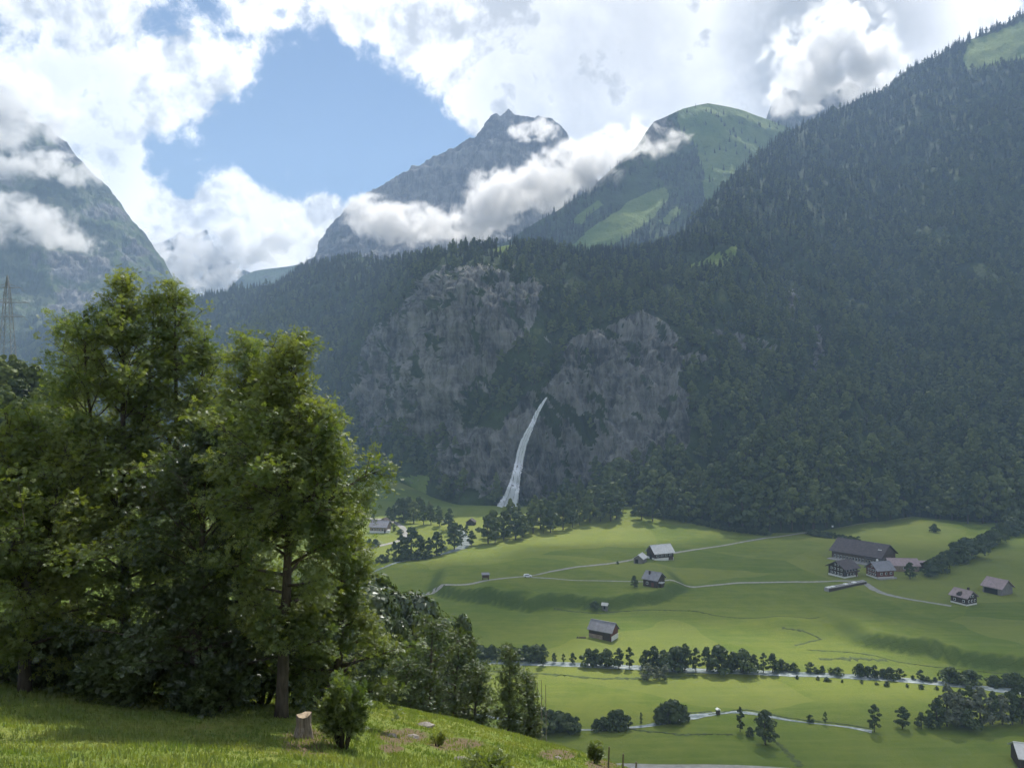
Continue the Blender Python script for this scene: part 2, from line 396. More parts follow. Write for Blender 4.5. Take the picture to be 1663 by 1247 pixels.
DM_MEADOW = [[(918, 408), (955, 375), (1000, 345), (1045, 315), (1080, 305), (1088, 318), (1060, 355), (1020, 385), (960, 412)], [(925, 360), (970, 325), (978, 332), (945, 365)], [(1070, 360), (1100, 335), (1108, 345), (1085, 365)]]
def dome_attr(V, tv):
    px, py = proj(V); jx, jy = jitter(V, 120, 14); jx2, jy2 = jitter(V, 40, 8, 2)
    mead = np.zeros(len(V)); rock = np.zeros(len(V))
    for pl in DM_MEADOW: mead[in_poly(px + jx2 * .6, py + jy2 * .6, pl)] = 1
    top = in_poly(px + jx, py + jy, [(1095, 160), (1150, 150), (1360, 200), (1330, 260), (1230, 300), (1180, 330), (1150, 330), (1130, 240), (1100, 205)])
    mead[top] = .62
    rock[in_poly(px + jx2, py + jy2, [(1045, 240), (1055, 195), (1085, 185), (1075, 250)])] = .7
    return {'rock': rock, 'meadow': mead}
dome_cols = [
 (780, [(450, 1500), (440, 1560), (430, 1600), (420, 1640)]), (830, [(450, 1480), (430, 1540), (410, 1590), (388, 1650)]), (870, [(450, 1470), (420, 1560), (390, 1640), (362, 1700)]),
 (900, [(450, 1460), (410, 1560), (375, 1660), (346, 1730)]), (960, [(450, 1450), (400, 1580), (350, 1720), (306, 1800)]), (1000, [(450, 1450), (390, 1600), (330, 1760), (270, 1850)]),
 (1035, [(450, 1450), (380, 1620), (310, 1790), (238, 1900)]), (1050, [(450, 1450), (375, 1630), (300, 1800), (214, 1920)]), (1062, [(450, 1450), (370, 1640), (290, 1810), (198, 1940)]),
 (1110, [(450, 1470), (360, 1660), (265, 1840), (177, 1990)]), (1150, [(450, 1490), (355, 1680), (255, 1870), (168, 2020)]), (1200, [(450, 1500), (355, 1700), (260, 1900), (178, 2060)]),
 (1250, [(450, 1520), (360, 1720), (270, 1930), (196, 2100)]), (1290, [(450, 1540), (365, 1740), (280, 1950), (212, 2120)]), (1360, [(450, 1560), (375, 1760), (300, 1970), (238, 2140)]), (1500, [(450, 1600), (400, 1800), (340, 2000), (290, 2160)])]
dome, domeV, domeA = loft('mountain_dome', dome_cols, 320, 110, 38, 170, M['dome'], .6, attrs=dome_attr, back=(500, 400), edge=.12, seed=2)

def crag(G):
    q = np.stack([(G[..., 0] + .25 * G[..., 2]) / 70, G[..., 1] / 110, G[..., 2] / 150], -1); st_ = np.stack([G[..., 0] / 300, G[..., 1] / 300, (G[..., 2] - .25 * G[..., 0]) / 38], -1)
    return 24 * fbm(q, 6, .62, ridged=True) + 12 * fbm(st_, 4, .5) + 7 * fbm(q * 3.3 + 2, 4, .6, ridged=True) - 10
def rocky(amount=.8, mead=None, seed=0):
    def f(V, tv):
        n = fbm(V / 160 + seed, 5)
        return {'rock': np.clip(amount + .9 * n, 0, 1), 'meadow': np.clip(.5 + n, 0, 1), 'snow': np.clip(.55 + 1.6 * fbm(V / 120 + 4, 4), 0, 1)}
    return f
def prof(base, ridge, d0, d1, mid=.5):
    return [(base, d0), (base + (ridge - base) * .35, d0 + (d1 - d0) * .45), (base + (ridge - base) * .7, d0 + (d1 - d0) * .75), (ridge, d1)]
peak_ridge = [(470, 470), (500, 452), (510, 418), (522, 392), (550, 362), (590, 330), (618, 312), (650, 290), (690, 267), (720, 256), (742, 245), (774, 230), (784, 211), (792, 198), (801, 188), (808, 184), (814, 187), (820, 183), (826, 177), (830, 179), (836, 187), (850, 191), (866, 198), (882, 196), (898, 197), (908, 203), (920, 216), (926, 240), (932, 258), (965, 300), (1010, 330), (1080, 370)]
central, _, _ = loft('mountain_peak', [(x, prof(470, y, 1900, 2450)) for x, y in peak_ridge], 420, 150, 62, 200, M['far_rock'], .7, attrs=rocky(.95), relief=crag, back=(350, 300), edge=.6, seed=4, octs=8)
left_ridge = [(-420, 90), (-300, 70), (-150, 80), (-60, 112), (-10, 138), (8, 140), (30, 165), (60, 193), (78, 203), (96, 222), (110, 242), (128, 262), (150, 285), (172, 306), (186, 325), (196, 343), (216, 362), (238, 390), (256, 414), (272, 442), (292, 478), (315, 510), (360, 560)]
leftm, _, _ = loft('mountain_left', [(x, prof(640 if x < 250 else 600, y, 1500, 2150)) for x, y in left_ridge], 380, 150, 60, 210, M['far_rock'], .65, attrs=rocky(.38, seed=3), relief=crag, back=(500, 400), edge=.55, seed=6, octs=8)
rear, _, _ = loft('mountain_rear_right', [(x, prof(330, y, 2300, 2700)) for x, y in [(1190, 260), (1246, 205), (1250, 190), (1254, 166), (1262, 155), (1276, 143), (1300, 150), (1350, 120), (1420, 150), (1520, 200)]], 160, 70, 40, 180, M['far_rock'], .6, attrs=rocky(.7, seed=9), edge=.1, seed=8)
farhill, _, _ = loft('far_hill', [(x, prof(520, y, 2700, 3000)) for x, y in [(330, 500), (362, 480), (376, 465), (392, 449), (415, 440), (440, 436), (470, 433), (500, 428), (540, 420), (600, 410)]], 160, 60, 25, 200, M['far_rock'], .4, attrs=rocky(.1, seed=5), edge=.25, seed=9)
snowm, _, _ = loft('snow_mountain', [(x, prof(520, y, 3050, 3350)) for x, y in [(210, 420), (250, 398), (282, 386), (292, 378), (304, 384), (318, 383), (328, 377), (336, 374), (342, 388), (356, 410), (400, 440), (460, 460)]], 180, 80, 45, 160, M['snow_rock'], .7, attrs=rocky(.6, seed=7), relief=crag, edge=.2, seed=10)
# ------------------------------------------------------------------ valley floor
def bump2(x, y, cx, cy, rx, ry): return np.exp(-(((x - cx) / rx) ** 2 + ((y - cy) / ry) ** 2))
def flat(px, py): D = CAMZ * F / (py - HY); return (px - CX) / F * D, D
BANK1 = np.array([flat(*q) for q in [(690, 966), (740, 972), (800, 984), (860, 992), (905, 984), (950, 990), (990, 990), (1040, 984), (1080, 978), (1105, 962)]])
BANK2 = np.array([flat(*q) for q in [(1405, 1052), (1440, 1056), (1500, 1066), (1515, 1062), (1560, 1082), (1640, 1092), (1720, 1104)]])
def floor_h(x, y):
    x = np.asarray(x, float); y = np.asarray(y, float)
    z = 1.1 * fbm(np.stack([x / 90, y / 90, 0 * x], -1), 3) + .35 * fbm(np.stack([x / 25, y / 25, 0 * x + 5], -1), 3)
    z += 8.5 * bump2(x, y, 95, 612, 75, 48) + 2.5 * bump2(x, y, 10, 500, 60, 60)
    wob = 3.2 * fbm(np.stack([x / 17, 0 * x, 0 * x + 3], -1), 3)
    b = np.interp(x, BANK1[:, 0], BANK1[:, 1]); wx = sstep(x, -46, -34) * (1 - sstep(x, 80, 94))
    z += 5.0 * wx * sstep(y + 1.6 * wob, b - 1, b + 4.2) * (1 - sstep(y, b + 12, b + 95))
    b = np.interp(x, BANK2[:, 0], BANK2[:, 1]); wx = sstep(x, 132, 148)
    z += 5.0 * wx * sstep(y + 1.2 * wob, b - 1, b + 6.5) * (1 - sstep(y, b + 15, b + 80))
    z += 3.2 * bump2(x, y, 22, 358, 7, 4) + 2.8 * bump2(x, y, 4, 362, 8, 4) + 2.5 * bump2(x, y, -12, 366, 7, 4) + 3.0 * bump2(x, y, 118, 330, 14, 9) + 3.2 * bump2(x, y, -62, 560, 26, 16) + 2.4 * bump2(x, y, -95, 600, 30, 20) + 5 * bump2(x, y, -35, 640, 34, 30)
    z += 4 * sstep(y, 640, 900) * sstep(-x, 60, 160)
    return z

M['meadow'], t = new_mat('meadow'); p = pos(t)
n1 = t.noise(p, .012, 6, .6); n2 = t.noise(p, .11, 7, .7); n3 = t.noise(p, 1.3, 4, .7)
mow = t.noise(t.n('ShaderNodeMapping', ins={'Vector': p, 'Scale': (.02, .35, 1), 'Rotation': (0, 0, .25)}).outputs[0], 1.0, 3, .5)
f = t.math('ADD', t.math('ADD', t.math('MULTIPLY', n1, .55), t.math('MULTIPLY', n2, .34)), t.math('ADD', t.math('MULTIPLY', mow, .12), t.math('MULTIPLY', n3, .06)))
c = t.mix(t.ramp(f, .42, .66), (.088, .130, .020), (.155, .182, .032))
vor = t.n('ShaderNodeTexVoronoi', ins={'Vector': t.vmath('ADD', p, t.vmath('SCALE', t.noise(p, .02, 2, .5, out='Color'), scale=26.0)), 'Scale': .0105}).outputs['Color']
tone = t.n('ShaderNodeSeparateColor', ins={0: vor}).outputs[0]      # each parcel is cut and grazed at its own time
stripe = t.noise(t.n('ShaderNodeMapping', ins={'Vector': p, 'Scale': (.03, .42, 1), 'Rotation': (0, 0, -.35)}).outputs[0], 1.0, 2, .5)
c = t.mix(t.math('MULTIPLY', t.ramp(tone, .35, .8), .45), c, (.17, .19, .045)); c = t.mix(t.math('MULTIPLY', t.ramp(tone, .35, .0), .45), c, (.062, .105, .020))
c = t.mix(t.math('MULTIPLY', t.ramp(stripe, .52, .62), .22), c, (.16, .185, .045))
c = t.mix(t.ramp(t.noise(p, .03, 8, .75), .62, .76, 0, .5), c, (.17, .155, .06))
c = t.mix(t.math('MULTIPLY', t.attr('steep'), .75), c, (.045, .075, .018))
finish(t, c, .95, .1, bump=t.math('ADD', n3, n2), bdist=.5, bstr=.6)

def axis(segs):
    out = []
    for a, b, s in segs: out += list(np.arange(a, b, s))
    return np.array(out + [segs[-1][1]])
xs = axis([(-900, -260, 20), (-260, 320, 2.6), (320, 900, 14)]); ys = axis([(45, 170, 9), (170, 460, 2.1), (460, 760, 3.2), (760, 1100, 20)])
X, Y = np.meshgrid(xs, ys, indexing='ij'); Z = floor_h(X, Y)
V = np.stack([X, Y, Z], -1).reshape(-1, 3)
gz = np.hypot(np.gradient(Z, xs, axis=0), np.gradient(Z, ys, axis=1)).ravel()
me = mesh_np('valley_floor', V, grid_faces(len(xs), len(ys)), M['meadow'], True); set_attr(me, 'steep', sstep(gz, .2, .5))
valley = obj('valley_floor', me); tag(valley, kind='structure')

# the far plain outside the valley, one sheet out to the horizon
M['plain'] = flat_mat('plain_ground', (.06, .09, .03), .95, .3, .01)
g = MB(); S = 14000; g.add([(-S, -S, -25), (S, -S, -25), (S, S, -25), (-S, S, -25)], [(0, 1, 2, 3)]); tag(g.build('ground', M['plain']), kind='structure')

# ------------------------------------------------------------------ the hill the photographer stands on
HA = [-2.5, -1.2, -.67, -.3, -.22, -.06, .137, .3, .6, 1.0, 2.5]; HM = [.22, .30, .352, .385, .399, .430, .487, .56, .75, 1.0, 1.4]
def hill_h(x, y, detail=True):
    x = np.asarray(x, float); y = np.asarray(y, float); ye = np.maximum(y, 6.0); a = x / ye
    m = np.interp(a, HA, HM); yc = 36.0
    k = np.where(ye < yc, .26, .34 - .22 * sstep(-a, .2, .75)); r = ((ye - yc) / yc) ** 2
    d = ye * (m + k * r) * np.clip(y / 6.0, -1.2, 1) + 1.7 * np.exp(-np.maximum(y, 0) / 5)
    z = CAMZ - d
    q = np.stack([x, y, 0 * x], -1)
    z = z + .22 * fbm(q / 5, 4) * sstep(np.abs(y), 3, 10) + .06 * fbm(q / .9, 3)
    return z
hx = axis([(-130, -24, 3), (-24, 14, .22), (14, 90, 2.5)]); hy = axis([(-30, 8, 2), (8, 44, .22), (44, 150, 2)])
X, Y = np.meshgrid(hx, hy, indexing='ij'); Z = hill_h(X, Y); HV = np.stack([X, Y, Z], -1).reshape(-1, 3)
M['hill'], t = new_mat('hill_turf'); p = pos(t)
n1 = t.noise(p, .35, 6, .65); n2 = t.noise(p, 2.4, 6, .7); n3 = t.noise(p, 14., 4, .7)
c = t.mix(t.ramp(t.math('ADD', t.math('MULTIPLY', n1, .5), t.math('MULTIPLY', n2, .5)), .36, .66), (.10, .15, .028), (.19, .21, .055))
c = t.mix(t.ramp(t.math('ADD', t.math('MULTIPLY', n2, .5), t.math('MULTIPLY', n1, .6)), .62, .72, 0, .6), c, (.17, .145, .06))
c = t.mix(t.ramp(t.math('ADD', t.attr('soil'), t.math('MULTIPLY', n2, .8)), .85, 1.1), c, (.125, .098, .058))
finish(t, c, .95, .1, bump=t.math('ADD', n2, t.math('MULTIPLY', n3, .6)), bdist=.12, bstr=.8)
me = mesh_np('hillside', HV, grid_faces(len(hx), len(hy)), M['hill'], True)
hpx, hpy = proj(HV)
soil = np.zeros(len(HV))
for (a, b, ra, rb) in [(655, 1195, 55, 16), (635, 1215, 25, 12), (740, 1208, 60, 14), (905, 1225, 45, 12), (980, 1240, 40, 12), (690, 1172, 14, 6), (500, 1205, 60, 30)]:
    soil = np.maximum(soil, np.exp(-((hpx - a) / ra) ** 2 - ((hpy - b) / rb) ** 2))
set_attr(me, 'soil', soil)
hill = obj('hillside', me); tag(hill, kind='structure')

# wooded hillside further left
def left_attr(V, tv): return {'meadow': np.ones(len(V)), 'rock': np.zeros(len(V))}
lefthill, leftV, _ = loft('wooded_hillside', [(x, [(1120 if x < 300 else 1180, 44), (900 + .1 * (x + 300), 75), (y + 60, 110), (y, 150)]) for x, y in [(-700, 520), (-350, 590), (-100, 630), (20, 655), (80, 680), (140, 740), (200, 800), (290, 900), (400, 1020), (480, 1100)]],
    120, 60, 2.0, 25, M['massif'], .3, back=(60, 50), attrs=left_attr, seed=12)

def bvh_of(o):
    me = o.data; v = [x.co[:] for x in me.vertices]; f = [tuple(p_.vertices) for p_ in me.polygons]; return BVHTree.FromPolygons(v, f)
BV, BH, BM, BL = bvh_of(valley), bvh_of(hill), bvh_of(massif), bvh_of(lefthill)
def gp(px, py, bvs=None):
    """where the photo's pixel meets the ground"""
    o = Vector((0, 0, CAMZ)); d = pdir(px, py); best = None
    for b in (bvs or (BV,)):
        h = b.ray_cast(o, d)
        if h[0] is not None and (best is None or h[3] < best[1]): best = (h[0], h[3])
    return best[0] if best else Vector(P(px, py, CAMZ * F / max(py - HY, 60)))
def zat(x, y, b=None):
    h = (b or BV).ray_cast(Vector((x, y, 4000)), Vector((0, 0, -1))); return h[0].z if h[0] is not None else 0.0

# ------------------------------------------------------------------ clouds
def cloud_mat(name, blobs, dens, nscale, namp=4.4, aniso=.45):
    """density thins to nothing at the rim of each lobe; noise frays it"""
    m, t = new_mat(name); p = pos(t); acc = None
    for (c, r) in blobs:
        q = t.vmath('MULTIPLY', t.vmath('SUBTRACT', p, tuple(c)), tuple(1 / x for x in r))
        v = t.math('SUBTRACT', 1.0, t.vmath('LENGTH', q)); acc = v if acc is None else t.math('MAXIMUM', acc, v)
    n = t.noise(p, nscale * 1.5, 8, .64, .5)
    f = t.math('ADD', acc, t.math('MULTIPLY', t.math('SUBTRACT', n, .50), namp))
    rim = t.ramp(acc, 0, .3)
    d = t.math('MULTIPLY', t.math('MULTIPLY', t.ramp(f, .3, .85), rim), dens)
    pv = t.n('ShaderNodeVolumePrincipled', ins={'Color': (1, 1, 1, 1), 'Density': d, 'Anisotropy': aniso})
    t.t.links.new(pv.outputs[0], t.n('ShaderNodeOutputMaterial').inputs['Volume']); return m

def cloud(name, label, lobes, dens, nscale, group=None, namp=4.4, steps=.45):
    """lobes: (px, py, distance, half width px, half height px, half depth m)"""
    blobs = []; bm = bmesh.new()
    for (px, py, D, rx, ry, rd) in lobes:
        c = P(px, py, D); r = (1.4 * rx / F * D, rd * 1.2, 1.55 * ry / F * D); blobs.append((c, r))
        s = bmesh.ops.create_icosphere(bm, subdivisions=3, radius=1.0)
        for v in s['verts']: v.co = Vector((c[0] + v.co.x * r[0], c[1] + v.co.y * r[1], c[2] + v.co.z * r[2]))
    me = bpy.data.meshes.new(name); bm.to_mesh(me); bm.free()
    o = obj(name, me)
    md = o.modifiers.new('union', 'REMESH'); md.mode = 'VOXEL'; md.voxel_size = min(min(r) for _, r in blobs) * .28
    dg = bpy.context.evaluated_depsgraph_get(); me2 = bpy.data.meshes.new_from_object(o.evaluated_get(dg)); o.modifiers.clear(); o.data = me2
    me2.materials.clear(); me2.materials.append(cloud_mat(name + '_vapour', blobs, dens, nscale, namp))
    o.data.materials[0].cycles.volume_step_rate = steps
    tag(o, label, 'cloud', group); return o

cloud('cloud', 'white cloud band lying across the foot of the grey central peak', [(600, 350, 1850, 45, 26, 90), (655, 362, 1800, 60, 30, 90), (720, 366, 1780, 65, 28, 90), (785, 368, 1760, 50, 24, 80)], .035, .012)
cloud('cloud', 'long bright cloud rising from the central peak towards the dome mountain', [(820, 318, 1760, 60, 38, 90), (880, 300, 1760, 60, 40, 100), (940, 275, 1780, 60, 34, 100), (1000, 245, 1850, 55, 30, 90), (1045, 222, 1960, 40, 26, 80)], .035, .010)
cloud('cloud', 'small cloud puff just below the summit of the central peak', [(850, 217, 2150, 26, 12, 50), (882, 212, 2140, 26, 14, 50)], .03, .02)
cloud('cloud', 'thin cloud wisp on the cliff left of the green dome', [(1060, 240, 1700, 34, 13, 50), (1092, 228, 1710, 30, 12, 50)], .014, .02)
cloud('cloud', 'grey cloud cap hiding the summit behind the right ridge', [(1330, 105, 2350, 85, 62, 130), (1400, 120, 2350, 70, 50, 120), (1300, 160, 2380, 55, 25, 80), (1365, 60, 2400, 70, 50, 120)], .022, .008)
cloud('cloud', 'cloud shroud over the top of the left mountain', [(-10, 175, 1800, 70, 44, 120), (45, 175, 1800, 66, 38, 110), (20, 140, 1850, 60, 36, 100), (80, 200, 1850, 40, 22, 80), (0, 225, 1750, 55, 26, 90), (-90, 200, 1800, 70, 60, 120)], .025, .012)
cloud('cloud', 'narrow cloud band halfway up the left mountain', [(10, 268, 1700, 60, 18, 70), (75, 268, 1750, 55, 17, 70), (125, 285, 1800, 35, 16, 60)], .028, .014)
cloud('cloud', 'rounded white cloud hanging low on the left mountain face', [(20, 350, 1620, 45, 30, 70), (70, 368, 1600, 55, 30, 70), (115, 388, 1600, 45, 22, 60), (-20, 375, 1640, 40, 22, 60)], .03, .014)

cloud('cloud', 'bright cloud bank filling the gap in front of the snowy far mountain', [(255, 425, 3120, 45, 45, 60), (295, 440, 3110, 45, 34, 60), (345, 425, 3080, 50, 48, 60), (300, 400, 3080, 45, 30, 60), (395, 410, 3120, 45, 40, 60), (370, 385, 3130, 30, 25, 60), (440, 400, 3130, 60, 36, 60), (490, 390, 3140, 50, 40, 60)], .03, .008)

# fair-weather clouds higher up towards the sun, above the picture; they shade the meadows and the forest
def high_cloud(label, tx, ty, tz, rx, ry, dens, H=1750., thick=70., seed=1):
    s = (H - tz) / SUN[2]; cx, cy = tx + SUN[0] * s, ty + SUN[1] * s
    bm = bmesh.new(); bmesh.ops.create_icosphere(bm, subdivisions=5, radius=1.0)
    co = np.array([v.co[:] for v in bm.verts]); n = fbm(co * 1.7 + seed * 3.3, 5)
    k = 1 + .42 * n
    for v, f in zip(bm.verts, k): v.co = Vector((v.co.x * rx * f, v.co.y * ry * f, v.co.z * thick * f * (1.0 if v.co.z > 0 else .55)))
    me = bpy.data.meshes.new('cloud'); bm.to_mesh(me); bm.free(); me.polygons.foreach_set('use_smooth', [True] * len(me.polygons))
    m, t = new_mat('high_cloud_vapour'); pv = t.n('ShaderNodeVolumePrincipled', ins={'Color': (1, 1, 1, 1), 'Density': dens, 'Anisotropy': .5})
    t.t.links.new(pv.outputs[0], t.n('ShaderNodeOutputMaterial').inputs['Volume']); me.materials.append(m)
    o = obj('cloud', me); o.location = (cx, cy, H); tag(o, label, 'cloud', 'high clouds above the valley'); return o
HC = 'high cloud above the valley out towards the sun'
high_cloud(HC, 195, 430, 0, 225, 95, .018, seed=1)
high_cloud(HC, 330, 330, 0, 190, 150, .017, seed=2)
high_cloud(HC, -75, 370, 0, 130, 85, .018, seed=3)
high_cloud(HC, 30, 200, 0, 240, 42, .016, seed=4)
high_cloud(HC, 540, 780, 260, 400, 230, .006, seed=5)
high_cloud(HC, 120, 900, 180, 170, 90, .012, seed=7)

# ------------------------------------------------------------------ air
M['haze'], t = new_mat('haze')
pv = t.n('ShaderNodeVolumePrincipled', ins={'Color': (.48, .68, 1.0, 1), 'Density': 1.65e-4, 'Anisotropy': .1})
t.t.links.new(pv.outputs[0], t.n('ShaderNodeOutputMaterial').inputs['Volume'])
hz = MB().box((0, 1200, 612), (7000, 5000, 1300)).build('haze', M['haze']); tag(hz, 'pale blue haze filling the valley air', kind='stuff')
# ------------------------------------------------------------------ vegetation builders
M['bark'] = flat_mat('bark', (.075, .062, .05), .95, .4, 3.0, stretch=(3, 3, .6))
M['pale_bark'] = flat_mat('pale_bark', (.22, .20, .17), .95, .35, 3.0, stretch=(3, 3, .6))
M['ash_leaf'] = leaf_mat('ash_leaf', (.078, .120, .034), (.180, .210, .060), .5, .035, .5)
M['ash_leaf_yellow'] = leaf_mat('ash_leaf_yellowish', (.092, .132, .030), (.19, .215, .055), .5, .03, .5)
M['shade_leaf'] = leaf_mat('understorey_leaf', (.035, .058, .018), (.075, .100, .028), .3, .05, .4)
M['forest_leaf'] = leaf_mat('forest_leaf', (.022, .042, .013), (.135, .165, .042), .16, .02, .5, ovar=.65)
M['field_leaf'] = leaf_mat('field_tree_leaf', (.036, .060, .022), (.075, .100, .036), .28, .02, .5, ovar=.4)
M['crest_leaf'] = leaf_mat('crest_tree_leaf', (.045, .075, .022), (.10, .125, .035), .4, .03, .45)
M['silver_leaf'] = leaf_mat('willow_leaf', (.085, .105, .065), (.16, .175, .12), .28, .03, .5, ovar=.3)
M['spruce_needle'] = leaf_mat('spruce_needle', (.022, .036, .018), (.048, .065, .028), .15, .02, .5, ovar=.5)

def frames(N, up_bias=0.0, rng=RNG, normal=None):
    z = rng.normal(size=(N, 3)) if normal is None else normal + rng.normal(size=(N, 3)) * .3
    z[:, 2] += up_bias; z /= np.linalg.norm(z, axis=1)[:, None] + 1e-9
    r = rng.normal(size=(N, 3)); x = np.cross(z, r); x /= np.linalg.norm(x, axis=1)[:, None] + 1e-9
    return x, np.cross(z, x), z

def stamp(C, X, Y, Z, S, tmpl, faces):
    """copies of a small leaf template (k,3) at C in the given frames"""
    T = (X[:, None] * tmpl[None, :, 0:1] + Y[:, None] * tmpl[None, :, 1:2] + Z[:, None] * tmpl[None, :, 2:3]) * S[:, None, None] + C[:, None]
    k = len(tmpl); Fq = faces[None] + (np.arange(len(C)) * k)[:, None, None]
    return T.reshape(-1, 3), Fq.reshape(-1, faces.shape[1])

T_CLUMP = np.array([(-.5, -.32, 0), (.1, -.5, .12), (.5, .15, -.05), (-.12, .48, .1)]); F_CLUMP = np.array([[0, 1, 2, 3]])
def pinnate():
    v = []; f = []
    def leaflet(o, d, L, W):
        o, d = np.array(o, float), np.array(d, float); d /= np.linalg.norm(d); s = np.array([-d[1], d[0], 0]); b = len(v)
        v.extend([o, o + d * L * .45 + s * W, o + d * L + np.array([0, 0, -.05]), o + d * L * .45 - s * W]); f.append([b, b + 1, b + 2, b + 3])
    for k, x in enumerate((.25, .52)):
        for sg in (-1, 1): leaflet((x, 0, 0), (.55, sg * .85, -.12), .44, .105)
    leaflet((.62, 0, 0), (1, 0, -.1), .45, .11)
    return np.array(v), np.array(f)
T_ASH, F_ASH = pinnate()

def crown_quads(H, R, z0, nl, nq, size, rng, top=1.0, egg=.55):
    """leaf clumps over many uneven lobes filling an egg-shaped crown between z0 and H"""
    cs, ns, ss = [], [], []
    for i in range(nl):
        t = (i + .5) / nl; t = t ** .85
        zz = z0 + (H - z0) * t; prof_ = math.sin(math.pi * min(1, max(.04, t ** egg))) ** .7
        a = rng.uniform(0, 6.28); rr = R * prof_ * (rng.uniform(.25, .95) if t < .93 else rng.uniform(0, .25))
        lr = R * rng.uniform(.26, .46) * (1 - .35 * t) * top
        d = rng.normal(size=(nq, 3)); d /= np.linalg.norm(d, axis=1)[:, None]; d[:, 2] = np.where(d[:, 2] < -.3, -d[:, 2] * .6, d[:, 2])
        rad = lr * (rng.uniform(.78, 1.08, size=(nq, 1))) * np.array([1, 1, .8])
        cs.append(np.array([rr * math.cos(a), rr * math.sin(a), zz]) + d * rad); ns.append(d); ss.append(np.full(nq, size) * rng.uniform(.6, 1.35, nq))
    C, N, S = np.concatenate(cs), np.concatenate(ns), np.concatenate(ss); C[:, 2] = np.maximum(C[:, 2], .15)
    X, Y, Z = frames(len(C), .15, rng, N)
    return stamp(C, X, Y, Z, S, T_CLUMP, F_CLUMP)

def spruce_quads(H, R, rng, tiers=17, per=9):
    V, Q = [], []
    for i in range(tiers):
        t = (i + .3) / tiers; z = H * (.08 + .92 * t); L = R * (1 - t) ** .8 * rng.uniform(.8, 1.15) + .12
        for k in range(per if t < .7 else 5):
            a = rng.uniform(0, 6.28); d = np.array([math.cos(a), math.sin(a), 0]); s = np.array([-d[1], d[0], 0]); l = L * rng.uniform(.7, 1.15); w_ = l * .30 + .12; b = len(V)
            o = np.array([0, 0, z + rng.uniform(-.3, .3)]); m = o + d * l * .55 + np.array([0, 0, -.12 * l]); e = o + d * l + np.array([0, 0, -.42 * l])
            V += [o, m + s * w_, e, m - s * w_]; Q.append([b, b + 1, b + 2, b + 3])
            V += [m + s * w_ * .6, m + np.array([0, 0, -.5 * w_ - .25]), e + np.array([0, 0, -.2]), o]; Q.append([b + 4, b + 5, b + 6, b + 7])
    b = len(V); V += [np.array([.15, 0, H * .93]), np.array([0, .15, H * .93]), np.array([-.12, -.1, H * .93]), np.array([0, 0, H * 1.04])]; Q.append([b, b + 1, b + 2, b + 3])
    return np.array(V), np.array(Q)

def trunk_mb(H, r, rng, limbs=4, spread=1.5, z0=.35):
    m = MB(); lean = rng.uniform(-.3, .3, 2)
    m.tube([(0, 0, -.6), (lean[0] * .2, lean[1] * .2, H * .3), (lean[0] * .6, lean[1] * .6, H * .6), (lean[0], lean[1], H * .85)], [r * 1.3, r, r * .6, r * .15], 6)
    for k in range(limbs):
        a = 6.28 * k / max(limbs, 1) + rng.uniform(-.4, .4); z = H * (z0 + .08 * k); x0, y0 = lean[0] * z / H, lean[1] * z / H
        m.tube([(x0, y0, z), (x0 + spread * .5 * math.cos(a), y0 + spread * .5 * math.sin(a), z + H * .1), (x0 + spread * math.cos(a), y0 + spread * math.sin(a), z + H * .25)], [r * .5, r * .32, r * .1], 5)
    return m

TREES = {}
def tree_kind(key, H, R, z0, nl, nq, size, leaf, seed, r=.22, egg=.55, top=1.0, limbs=4, bark='bark', kind='broad'):
    rng = np.random.default_rng(seed)
    if kind == 'spruce': V, Q = spruce_quads(H, R, rng)
    else: V, Q = crown_quads(H, R, z0, nl, nq, size, rng, top, egg)
    crown = mesh_np(key + '_crown', V, Q, M[leaf]); trunk = trunk_mb(H, r, rng, limbs, R * .6).mesh(key + '_trunk', M[bark])
    TREES[key] = (trunk, crown, H)
    return key
B_KEYS = [tree_kind('round_a', 12, 4.2, 2.2, 20, 84, .82, 'forest_leaf', 11), tree_kind('round_b', 13, 3.8, 2.5, 20, 84, .82, 'forest_leaf', 12, egg=.65), tree_kind('tall_a', 14, 3.2, 2.0, 20, 80, .78, 'forest_leaf', 13, egg=.75), tree_kind('broad_a', 11, 4.8, 1.8, 22, 84, .85, 'forest_leaf', 14)]
S_KEYS = [tree_kind('spruce_a', 17, 3.0, 0, 0, 0, 0, 'spruce_needle', 21, kind='spruce', limbs=0), tree_kind('spruce_b', 19, 2.6, 0, 0, 0, 0, 'spruce_needle', 22, kind='spruce', limbs=0)]
F_KEYS = [tree_kind('field_a', 8, 2.7, 1.2, 26, 50, .55, 'field_leaf', 31, r=.16), tree_kind('field_b', 9, 2.3, 1.2, 26, 50, .52, 'field_leaf', 32, r=.15, egg=.7), tree_kind('field_c', 7.5, 3.0, .8, 28, 50, .55, 'field_leaf', 33, r=.18)]
P_KEYS = [tree_kind('slender_a', 10, 1.5, 1.5, 26, 40, .45, 'field_leaf', 34, r=.12, egg=.8)]
W_KEYS = [tree_kind('willow_a', 10, 3.3, 1.0, 30, 55, .55, 'silver_leaf', 35, r=.2, egg=.7), tree_kind('willow_b', 9, 3.5, .9, 30, 55, .55, 'silver_leaf', 36, r=.2)]
N_KEYS = [tree_kind('near_a', 12, 3.9, 1.2, 50, 560, .20, 'shade_leaf', 51, r=.2), tree_kind('near_b', 12, 3.2, 1.2, 48, 520, .19, 'shade_leaf', 52, r=.2, egg=.7), tree_kind('near_c', 10, 2.9, .6, 40, 190, .30, 'crest_leaf', 53, r=.14, egg=.65), tree_kind('near_d', 11, 2.4, .6, 40, 240, .22, 'crest_leaf', 54, r=.13, egg=.75)]
